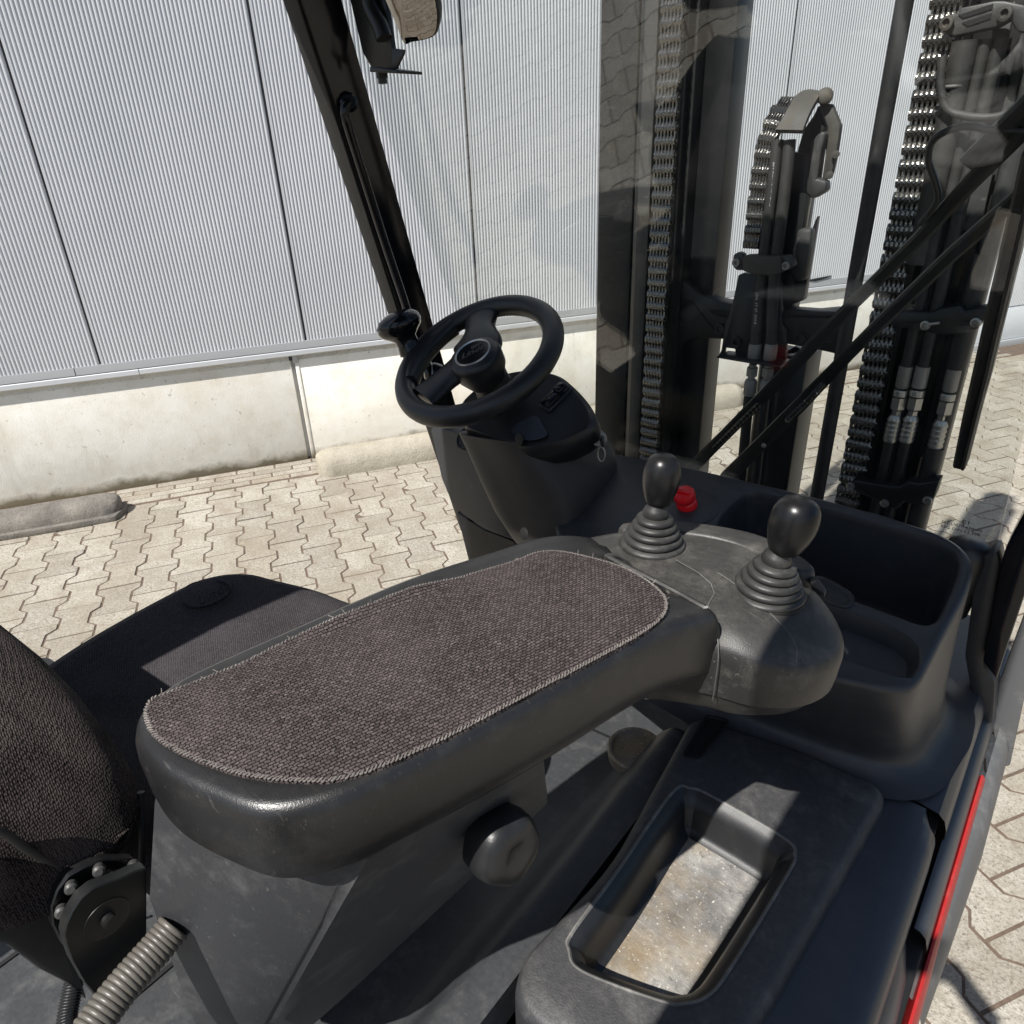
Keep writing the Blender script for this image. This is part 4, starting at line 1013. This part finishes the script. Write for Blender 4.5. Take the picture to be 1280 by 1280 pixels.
def head_top(p):
    d = Vector((p.x-hcen.x, p.y-hcen.y, 0)); best = min(range(160), key=lambda i: -d.normalized().dot((ho[i]-hcen).normalized())); f = d.length/(ho[best]-hcen).length
    zz = [(.1, 1.125), (.5, 1.124), (.78, 1.119), (.88, 1.113), (.95, 1.1075), (.985, 1.1035), (1.006, 1.098), (1.2, 1.09)]
    for (f0, z0), (f1, z1) in zip(zz[:-1], zz[1:]):
        if f <= f1: return hz(p, z0+(z1-z0)*max(0, (f-f0))/(f1-f0), 1)
    return 1.09
tube('seam_line', [Vector((p.x, p.y, head_top(p))) for p in sl], .0005, M['edge'], head, 6)
# raised ridge behind the levers
rg = spline([Vector((x, y, 1.116)) for x, y in ((-.385, .655), (-.33, .700), (-.25, .722), (-.19, .704), (-.165, .682), (-.185, .668), (-.25, .686), (-.31, .676), (-.36, .64))], 60)
bm = bmesh.new(); add_loft(bm, [dz(offset(rg, .003), -.03), rg, dz(offset(rg, -.001), .006), dz(offset(rg, -.003), .0085), dz(offset(rg, -.005), .009)]); finish(bm, 'head_ridge', M['head'], head, 50)
def lever(bx, by, tx, ty, kw, kh, sz, zb):
    o = bpy.data.objects.new('lever', None); link(o, truck)
    b = P(bx, by, 'z', zb); t = P(tx, ty, 'y', b.y+.012); ax = (t-b).normalized()
    pr = [(.0, -.004), (.0395, -.004), (.0395, .002)]; n = 5; z = .002
    for k in range(n):
        r = .0385-.0042*k; pr += [(r, z), (r+.0005, z+.0022), (r-.001, z+.0048), (r-.0075, z+.0062)]; z += .0078
    pr += [(.0155, z+.002), (.0135, z+.008), (.011, z+.011), (.009, z+.02), (0, z+.02)]
    pr = [(r*sz, h*sz) for r, h in pr]
    # boot leans with the lever: level at its foot
    bm = bmesh.new(); seg = 40; u0 = Vector((1, 0, 0)); w0 = Vector((0, 1, 0)); rings = []
    hm = pr[-1][1]
    for r, h in pr:
        f = max(0, h)/hm; a = (Vector((0, 0, 1)).lerp(ax, f)).normalized(); u = (u0-a*u0.dot(a)).normalized(); w = a.cross(u)
        c = b+Vector((0, 0, 1)).lerp(ax, .6)*h
        rings.append([c+(u*math.cos(2*math.pi*k/seg)+w*math.sin(2*math.pi*k/seg))*max(r, 1e-4) for k in range(seg)])
    add_loft(bm, rings); finish(bm, 'boot', M['boot'], o, 50)
    kb = t-ax*kh
    prof = [(.0, 0), (.5, .0), (.62, .03), (.74, .12), (.90, .30), (.98, .45), (1.0, .58), (.97, .70), (.88, .82), (.72, .91), (.48, .97), (.22, .995), (0, 1.0)]
    lathe('knob', [(r*kw, h*kh) for r, h in prof], kb, ax, M['knob'], o, 40, 60)
    return o
lever(815, 682, 831, 567, .0205, .060, .95, 1.122)
lever(958, 742, 1004, 622, .0232, .061, .97, 1.114)
prism('head_clip', [P(*q, 'z', 1.112) for q in ((1007, 722), (1022, 728), (1032, 742), (1030, 749), (1014, 738))], (0, 0, .006), M['head'], head, .002)

# ---- armrest carrier (console below the armrest) ----------------------
sd = [P(*q, 'x', -.352) for q in ((425, 1070), (418, 1100), (380, 1175), (330, 1290), (372, 1300), (440, 1240), (520, 1165), (600, 1090), (655, 1035), (700, 985), (640, 960))]
car = bpy.data.objects.new('armrest_carrier', None); link(car, truck)
cA, cB, cC = Vector((-.316, .184, 1.078)), Vector((-.435, .118, .80)), Vector((-.275, .352, 1.078))
cn = (cB-cA).cross(cC-cA).normalized()
def onface(px, py):
    d = ray(px, py); return CC+d*((cA-CC).dot(cn)/d.dot(cn))
top = Vector((0, 0, .03))
right = [cA+top, cA, onface(402, 1165), onface(335, 1285), onface(372, 1300), onface(440, 1240), onface(520, 1165), onface(600, 1090), onface(655, 1035), onface(690, 1000), cC, cC+top]
lf = [P(190, 985, 'x', -.505), P(186, 1002, 'x', -.507), P(180, 1120, 'x', -.52), P(228, 1258, 'x', -.52), P(240, 1290, 'x', -.52)]
left = lf+[p+Vector((-.13, .02, .0)) for p in right[5:]]
bm = bmesh.new(); b2 = bmesh.new()
add_loft(b2, [[a.lerp(c, t) for a, c in zip(right, left)] for t in (0, 1)])
bmesh.ops.recalc_face_normals(b2, faces=b2.faces)
bmesh.ops.bevel(b2, geom=[e for e in b2.edges if e.calc_face_angle(0) > R_(38)], offset=.006, segments=3, affect='EDGES', clamp_overlap=True)
mm = bpy.data.meshes.new('t'); b2.to_mesh(mm); b2.free(); bm.from_mesh(mm); bpy.data.meshes.remove(mm)
finish(bm, 'carrier_shell', M['console'], car, 50)
for px, py in ((211, 1076), (205, 1122)):
    p = P(px, py, 'y', .128); prism('carrier_slot', [p+Vector((a, -.012, b)) for a, b in ((-.006, .004), (-.0035, .006), (.008, -.004), (.005, -.0065))], (0, .02, 0), M['edge'], car, .001)
# height knob below the armrest
kc = PD(634, 1060, .625)
ka = (CC-kc).normalized()*.55+Vector((.75, .1, -.25)); ka.normalize()
bm = bmesh.new(); seg = 60; u = ka.orthogonal().normalized(); w = ka.cross(u); rings = []
for r, h in ((.0, -.03), (.024, -.032), (.031, -.024), (.0335, -.005), (.032, .006), (.026, .0125), (.013, .0145), (.011, .0135), (.0, .0135)):
    rings.append([kc+ka*h+(u*math.cos(2*math.pi*k/seg)+w*math.sin(2*math.pi*k/seg))*max(1e-4, r*(1+.045*math.cos(5*2*math.pi*k/seg))) for k in range(seg)])
add_loft(bm, rings); finish(bm, 'adjusting_knob', M['black'], car, 50)
tube('knob_shaft', [kc-ka*.02, kc-ka*.08+Vector((-.03, -.02, .01))], .014, M['black'], car, 14)
# recliner plates, bellows conduit, cable
def plate(pts, x, t, mat_, edge_): 
    a = PL(pts, 'x', x); bm = bmesh.new(); add_prism(bm, a, (-t, 0, 0), .0012, 1); return finish(bm, 'recliner_plate', mat_, car, 30)
pl1 = zoom([(980, 240), (900, 262), (800, 310), (700, 345), (620, 375), (540, 440), (480, 530), (440, 620), (425, 690), (440, 760), (480, 870), (560, 1010), (640, 1105), (760, 1000), (900, 840), (980, 700)], 0, 1040, 5.333)
plate(pl1, -.520, .012, M['satin'], None)
pl2 = zoom([(900, 180), (700, 180), (580, 225), (460, 290), (380, 390), (340, 500), (350, 620), (420, 760), (520, 700), (800, 500)], 0, 1040, 5.333)
plate(pl2, -.545, .010, M['satin'], None)
hc = P(*zoom([(715, 575)], 0, 1040, 5.333)[0], 'x', -.520)
lathe('recliner_pivot', [(.0, -.001), (.019, -.001), (.0185, .001), (.0165, .0005), (.006, .0005), (.006, .005), (.004, .006), (0, .006)], hc, (1, 0, 0), M['satin'], car, 32)
for q in ((660, 255), (770, 300), (890, 230), (475, 370), (410, 530)):
    lathe('recliner_rivet', [(0, -.004), (.005, -.004), (.005, .003), (.003, .005), (0, .005)], P(*zoom([q], 0, 1040, 5.333)[0], 'x', -.538), (.9, -.3, .4), M['mastgrey'], car, 14)
c0, c1 = PD(218, 1158, .63), PD(104, 1300, .565); cpth = resample(spline([c0, PD(196, 1185, .618), PD(150, 1238, .592), c1], 40, False), 161, False)
tube('bellows_conduit', [p for p in cpth], [.0138+.0016*(abs(math.sin(i*math.pi/8))**.5) for i in range(161)], M['conduit'], car, 24, smooth=70)
c2_ = [PD(93, 1225, .70), PD(88, 1250, .69), PD(84, 1275, .68), PD(86, 1300, .67)]
cp2 = resample(spline(c2_, 30, False), 60, False)
tube('thin_conduit', cp2, [.0085+.001*(i % 3 == 0) for i in range(60)], M['black'], car, 14)
tube('trim_cable', spline([PD(176, 990, .66), PD(178, 1050, .665), PD(174, 1100, .67), PD(163, 1140, .672), PD(158, 1168, .672), PD(162, 1185, .67), PD(172, 1196, .67)], 40, False), .0035, M['greyhose'], car, 10)
tube('thin_wire', spline([PD(166, 1165, .68), PD(174, 1152, .68), PD(190, 1145, .68)], 16, False), .0012, M['edge'], car, 6)

# ---- seat --------------------------------------------------------------
seat = bpy.data.objects.new('seat', None); link(seat, truck)
sx_ = [(-1.00, .10), (-1.035, .20), (-1.052, .32), (-1.055, .44), (-1.03, .50), (-.985, .53), (-.90, .575), (-.80, .588), (-.70, .580), (-.60, .56), (-.54, .52), (-.52, .40), (-.54, .20), (-.62, .13), (-.75, .11), (-.95, .10)]
so = spline(V3(sx_, 0), 120)
def cush(off, z, bulge=0):
    out = []
    for p in offset(so, off):
        b = .03*max(0, (-.88-p.x)/.17) if bulge else 0
        out.append(Vector((p.x, p.y, z+b*bulge-.02*max(0, (p.y-.42)/.14)*bulge)))
    return out
rs = [cush(-.02, .76), cush(-.004, .79), cush(.002, .83, .4), cush(.0, .86, .7), cush(-.012, .885, 1), cush(-.035, .897, 1), cush(-.06, .895, .8)]
cc_ = Vector((-.77, .34, .885)); rs += [[p.lerp(cc_, .3) for p in rs[-1]], [p.lerp(cc_, .9) for p in rs[-1]]]
bm = bmesh.new(); add_loft(bm, rs); finish(bm, 'seat_cushion', M['seat'], seat, 60)
# embossed oval with script on the cushion's outer bolster
lo_ = [P(a, b, 'z', .915) for a, b in ((229, 745), (236, 733), (255, 727), (280, 727), (288, 735), (280, 747), (258, 757), (238, 757))]
lo_ = spline(lo_, 60)
bm = bmesh.new(); add_tube(bm, lo_, .0028, 8, closed=True); finish(bm, 'embossed_oval', M['seat'], seat, 60)
a, b = P(243, 752, 'z', .922), P(290, 733, 'z', .922)
text('embossed_script', 'Linde', .024, basis((a+b)/2, b-a, (.35, -.25, 1)), M['dark'], seat, .0008, .35)
# backrest
def bsec(x, zt, yf, zb=.955):
    return resample(rpoly([Vector((x-.022, yf-.028, zb+.012)), Vector((x-.022, yf+.004, zb+.05)), Vector((x-.022, yf-.008, zt-.03)), Vector((x-.022, yf-.07, zt)), Vector((x-.022, -.10, zt+.08)), Vector((x-.022, -.24, zt+.17)), Vector((x-.022, -.28, zb+.33)), Vector((x-.022, -.10, zb+.23)), Vector((x-.022, .02, zb+.10))], [.03, .04, .05, .06, .05, .05, .03, .03, .03], 5), 110)
rs = [bsec(-.530, .99, .07, .965), bsec(-.536, 1.03, .108, .956), bsec(-.548, 1.062, .124, .953), bsec(-.570, 1.09, .133), bsec(-.60, 1.113, .137), bsec(-.65, 1.132, .138), bsec(-.72, 1.143, .136), bsec(-.82, 1.147, .13), bsec(-.95, 1.14, .13), bsec(-1.02, 1.11, .12), bsec(-1.05, 1.03, .09)]
loft('backrest', rs, M['back'], seat, smooth=60)
tube('backrest_piping', spline([P(x, y, 'x', -.56) for x, y in ((-20, 1030), (10, 1045), (35, 1062), (62, 1078), (75, 1083))], 30, False), .0035, M['greyhose'], seat, 8)
prism('seat_base', PL([(-60, 1040), (10, 1065), (62, 1088), (112, 1108), (90, 1180), (112, 1256), (84, 1232), (50, 1215), (10, 1185), (-60, 1165)], 'x', -.60), (-.32, 0, 0), M['black'], seat, .012)
prism('seat_rail', PL([(30, 822), (60, 818), (92, 838), (60, 860)], 'z', .80), (0, 0, -.1), M['satin'], seat, .01)

# ---- steering wheel ---------------------------------------------------------
wc = PD(596.4, 447.8, 1.25); wnrm = Vector((-.0397, -.4846, .8739)).normalized()
wu = wnrm.cross(Vector((0, 0, 1))).normalized(); wv = wnrm.cross(wu)
def onwheel(px, py, h=0.0):
    d = ray(px, py); t = (wc+wnrm*h-CC).dot(wnrm)/d.dot(wnrm); return CC+d*t
wheel = bpy.data.objects.new('steering_wheel', None); link(wheel, truck)
RO, RT = .1605, .0188; RM = RO-RT
ang = lambda p: math.atan2((p-wc).dot(wv), (p-wc).dot(wu))
ringp = [wc+(wu*math.cos(2*math.pi*k/96)+wv*math.sin(2*math.pi*k/96))*RM for k in range(96)]
bm = bmesh.new(); add_tube(bm, ringp, RT, 18, closed=True); finish(bm, 'rim', M['black'], wheel, 60)
# broad spoke across the hub
pa, pb = onwheel(604, 384), onwheel(529, 497)
def spoke(pts, ws, ts, name):
    T, _ = frames(pts); bm = bmesh.new(); rs = []
    for p, t, w, th in zip(pts, T, ws, ts):
        s = t.cross(wnrm).normalized()
        rs.append([p+s*(w*math.copysign(abs(math.cos(a))**.8, math.cos(a)))+wnrm*(th*math.copysign(abs(math.sin(a))**.8, math.sin(a))) for a in [2*math.pi*k/24 for k in range(24)]])
    add_loft(bm, rs); return finish(bm, name, M['black'], wheel, 60)
hubc = onwheel(595, 443)
pts = spline([pa, pa.lerp(hubc, .35), hubc+wnrm*.004, pb.lerp(hubc, .35), pb], 33, False)
ws = [.040-.011*math.sin(min(1, k/9)*math.pi/2) if k <= 9 else (.031-.003*(k-9)/14+.018*math.sin((k-9)/14*math.pi)**2 if k < 23 else .028+.007*(1-math.cos((k-23)/9*math.pi/2))) for k in range(33)]
spoke(pts, ws, [.012+.006*math.sin(k/32*math.pi)**2 for k in range(33)], 'spoke')
bc = onwheel(590.6, 440.6, .025)
hub = lathe('hub', [(.0, -.05), (.034, -.06), (.046, -.035), (.048, -.010), (.045, -.002), (.038, .0025), (.0, .003)], bc-wnrm*.003, wnrm, M['black'], wheel, 48)
lathe('badge_ring', [(.0300, .0), (.0315, .002), (.0330, .002), (.0338, .0)], bc, wnrm, M['badge'], wheel, 56)
lathe('badge_face', [(.0, .0006), (.0298, .0006), (.0298, -.001), (0, -.001)], bc, wnrm, M['paint'], wheel, 48)
bx = onwheel(612, 432, .025)-onwheel(570, 452, .025)
text('badge_script', 'Linde', .020, basis(bc+wnrm*.0012, bx, wnrm), M['mastgrey'], wheel, .0006, .4)
prism('badge_arrow', [bc+wnrm*.001+wu*x+wv*y for x, y in ((-.004, -.024), (.014, -.012), (.005, -.004), (.000, -.012))], wnrm*.0006, M['satin'], wheel)
# left grip inset with the spinner knob
la = ang(onwheel(517, 440)); pth = [wc+(wu*math.cos(la+d)+wv*math.sin(la+d))*(RM-.012) for d in [(-.62+1.24*k/20) for k in range(21)]]
spoke(pth, [.019*math.sin(math.pi*(k+1.6)/23.2)**.35 for k in range(21)], [.0165]*21, 'grip_inset')
kb = onwheel(514, 438, .006); kt = PD(496, 400, (onwheel(514, 438)-CC).dot(CF)-.03); kx = (kt-kb).normalized()
lathe('spinner_knob', [(.0, -.004), (.024, -.004), (.023, .004), (.0205, .014), (.021, .024), (.030, .032), (.040, .040), (.0435, .049), (.042, .059), (.034, .068), (.018, .074), (.006, .0755), (0, .0755)], kb, kx, M['paint'], wheel, 40, 60)
# stalk under the wheel
stc = onwheel(543, 466, -.055)
stk = lathe('column_stalk', [(.0, -.022), (.010, -.021), (.017, -.012), (.0195, .0), (.0185, .010), (.013, .018), (.0, .0205)], stc, (-.55, -.75, .2), M['paint'], truck, 32, 60)
tube('stalk_ring', [stc+(Vector((.8, -.6, 0))*math.cos(a)+Vector((.05, .1, 1))*math.sin(a))*.0195+Vector((-.004, -.005, .001)) for a in [2*math.pi*k/32 for k in range(32)]], .0012, M['badge'], stk, 6, True)
tube('stalk_arm', [stc, stc+Vector((.12, .06, -.02))], .008, M['black'], stk, 10)

# ---- steering column ----------------------------------------------------------
column = bpy.data.objects.new('steering_column', None); link(column, truck)
pzc = wc-wnrm*.095; PK = -wnrm.y/wnrm.z
def pp(px, py, h=0.0): return P(px, py, 'z', pzc.z+h, PK, pzc.y)
pod_px = [(578, 528), (600, 540), (650, 556), (688, 553), (722, 540), (743, 526), (737, 505), (716, 480), (694, 466), (655, 462), (610, 474), (575, 502)]
pod = spline([pp(a, b) for a, b in pod_px], 90)
bm = bmesh.new(); dnv = lambda lp_, d: [p-wnrm*d for p in lp_]
add_loft(bm, [dnv(offset(pod, -.03), .075), dnv(offset(pod, -.006), .055), dnv(offset(pod, .002), .028), dnv(offset(pod, .001), .012), dnv(offset(pod, -.003), .004), dnv(offset(pod, -.010), 0)], True, True)
finish(bm, 'display_pod', M['black'], column, 38)
lathe('column_neck', [(.0, -.11), (.045, -.11), (.040, -.07), (.034, -.04), (.034, .0), (.0, .0)], wc-wnrm*.02+Vector((.004, 0, 0)), wnrm, M['black'], column, 32)
# cowl: rounded front, tapering to the floor
secs = [((574, 540), (752, 540), (640, 552), 1.285), ((586, 566), (765, 562), (660, 575), 1.29), ((601, 602), (771, 592), (685, 610), 1.30), ((619, 640), (763, 622), (700, 640), 1.315), ((640, 672), (748, 655), (700, 672), 1.33), ((664, 700), (735, 690), (700, 704), 1.345), ((690, 745), (735, 740), (715, 748), 1.37)]
rs = []
for L, Rr, Mm, d in secs:
    a, c, bk = PD(*L, d+.045), PD(*Mm, d-.055), PD(*Rr, d+.10)
    fr = PD(Mm[0]+.62*(Rr[0]-Mm[0]), Mm[1]+.5*(Rr[1]-Mm[1]), d-.01)
    bl2 = a+(bk-fr)*.9
    rs.append(spline([a, a.lerp(c, .55)+Vector((-.014, -.012, 0)), c, c.lerp(fr, .6)+Vector((.008, -.012, 0)), fr, fr.lerp(bk, .5)+Vector((.008, 0, 0)), bk, bk.lerp(bl2, .5), bl2], 80))
loft('column_cowl', rs, M['cowl'], column, smooth=50)
for px, py, d in ((650, 549, 1.222), (656, 667, 1.268)):
    p = PD(px, py, d); lathe('screw_recess', [(.0, .0), (.010, .0), (.0115, .002), (.010, .003), (.0, .0025)], p, (-.25, -.95, .25), M['dark'], column, 20)
# rocker switch
sa, sb = pp(683, 510), pp(708, 486)
smx = basis((sa+sb)/2+wnrm*.001, sb-sa, wnrm)
def onpod(pts, h): return [smx @ Vector((x, y, h)) for x, y in pts]
hw = (sb-sa).length/2
prism('switch_frame', onpod([(-hw-.006, -.015), (hw+.006, -.015), (hw+.006, .015), (-hw-.006, .015)], 0), wnrm*.004, M['dash'], column, .002)
sw = prism('rocker_switch', onpod([(-hw-.002, -.0115), (hw+.002, -.0115), (hw+.002, .0115), (-hw-.002, .0115)], .0035), wnrm*.007, M['paint'], column, .003)
prism('rocker_tip', onpod([(hw*.15, -.009), (hw, -.009), (hw, .009), (hw*.15, .009)], .0105), wnrm*.005, M['paint'], column, .0025)
dp = spline([pp(a, b, .0015) for a, b in ((640, 536), (668, 520), (680, 533), (682, 546), (655, 550))], 40)
bm = bmesh.new(); add_loft(bm, [dp, dz(offset(dp, -.002), .0012)], False, True); finish(bm, 'display_window', M['sill'], column)
# ignition barrel
ib = PD(748, 548, 1.228)
lathe('ignition_barrel', [(.0, -.06), (.014, -.06), (.014, .006), (.012, .009), (.008, .009), (.007, .007), (0, .007)], ib, (.62, -.70, .2), M['zincdull'], column, 28)
# left pod of the dashboard with its cup hole, and the lower post
lp_px = [(538, 535), (560, 538), (592, 546), (612, 580), (636, 640), (645, 676), (612, 664), (578, 643), (562, 622), (552, 598), (545, 565)]
prism('side_pod', rpoly(PL(lp_px, 'y', 1.06), .008, 3), (.02, .16, 0), M['dash'], column, .012, 3)
cupc = P(584, 549, 'y', 1.055)
lathe('cup_hole', [(.0, .006), (.020, .006), (.023, .009), (.026, .008), (.026, .0), (0, 0)], cupc, (-.15, -.8, .6), M['dark'], column, 28)
prism('lower_post', PL([(570, 640), (604, 662), (640, 676), (668, 700), (690, 740), (600, 760)], 'y', 1.11), (0, .06, 0), M['paint'], column, .004)
prism('lower_panel', PL([(600, 655), (720, 640), (760, 720), (620, 760)], 'y', 1.14), (0, .02, 0), M['black'], column, .004)

# ---- the key is its own thing
ORG = ib+Vector((.62, -.70, .2))*.010
key = thing('key', 'black headed ignition key with a wire ring hanging at the column', 'key', ORG)
kd = Vector((.62, -.70, .2)).normalized(); kd2 = kd.orthogonal().normalized()
k0 = ORG
prism('key_blade', [k0+Vector((0, 0, z))+kd*a for a, z in ((-.004, -.003), (.012, -.003), (.012, .003), (-.004, .003))], Vector((.0015, .0012, 0)), M['zinc'], key)
kp = [k0+kd*a+Vector((0, 0, z)) for a, z in ((.010, -.008), (.018, -.013), (.030, -.011), (.034, 0), (.030, .010), (.018, .011), (.010, .006))]
prism('key_head', kp, Vector((.003, .0025, 0)), M['black'], key, .001)
rc = k0+kd*.028+Vector((0, 0, -.022))
tube('key_ring', [rc+(kd*.6+Vector((.3, .3, 0)))*(.012*math.cos(a))+Vector((0, 0, .013*math.sin(a))) for a in [2*math.pi*k/32 for k in range(32)]], .0011, M['zinc'], key, 8, True)
ORG = Vector((0, 0, 0))
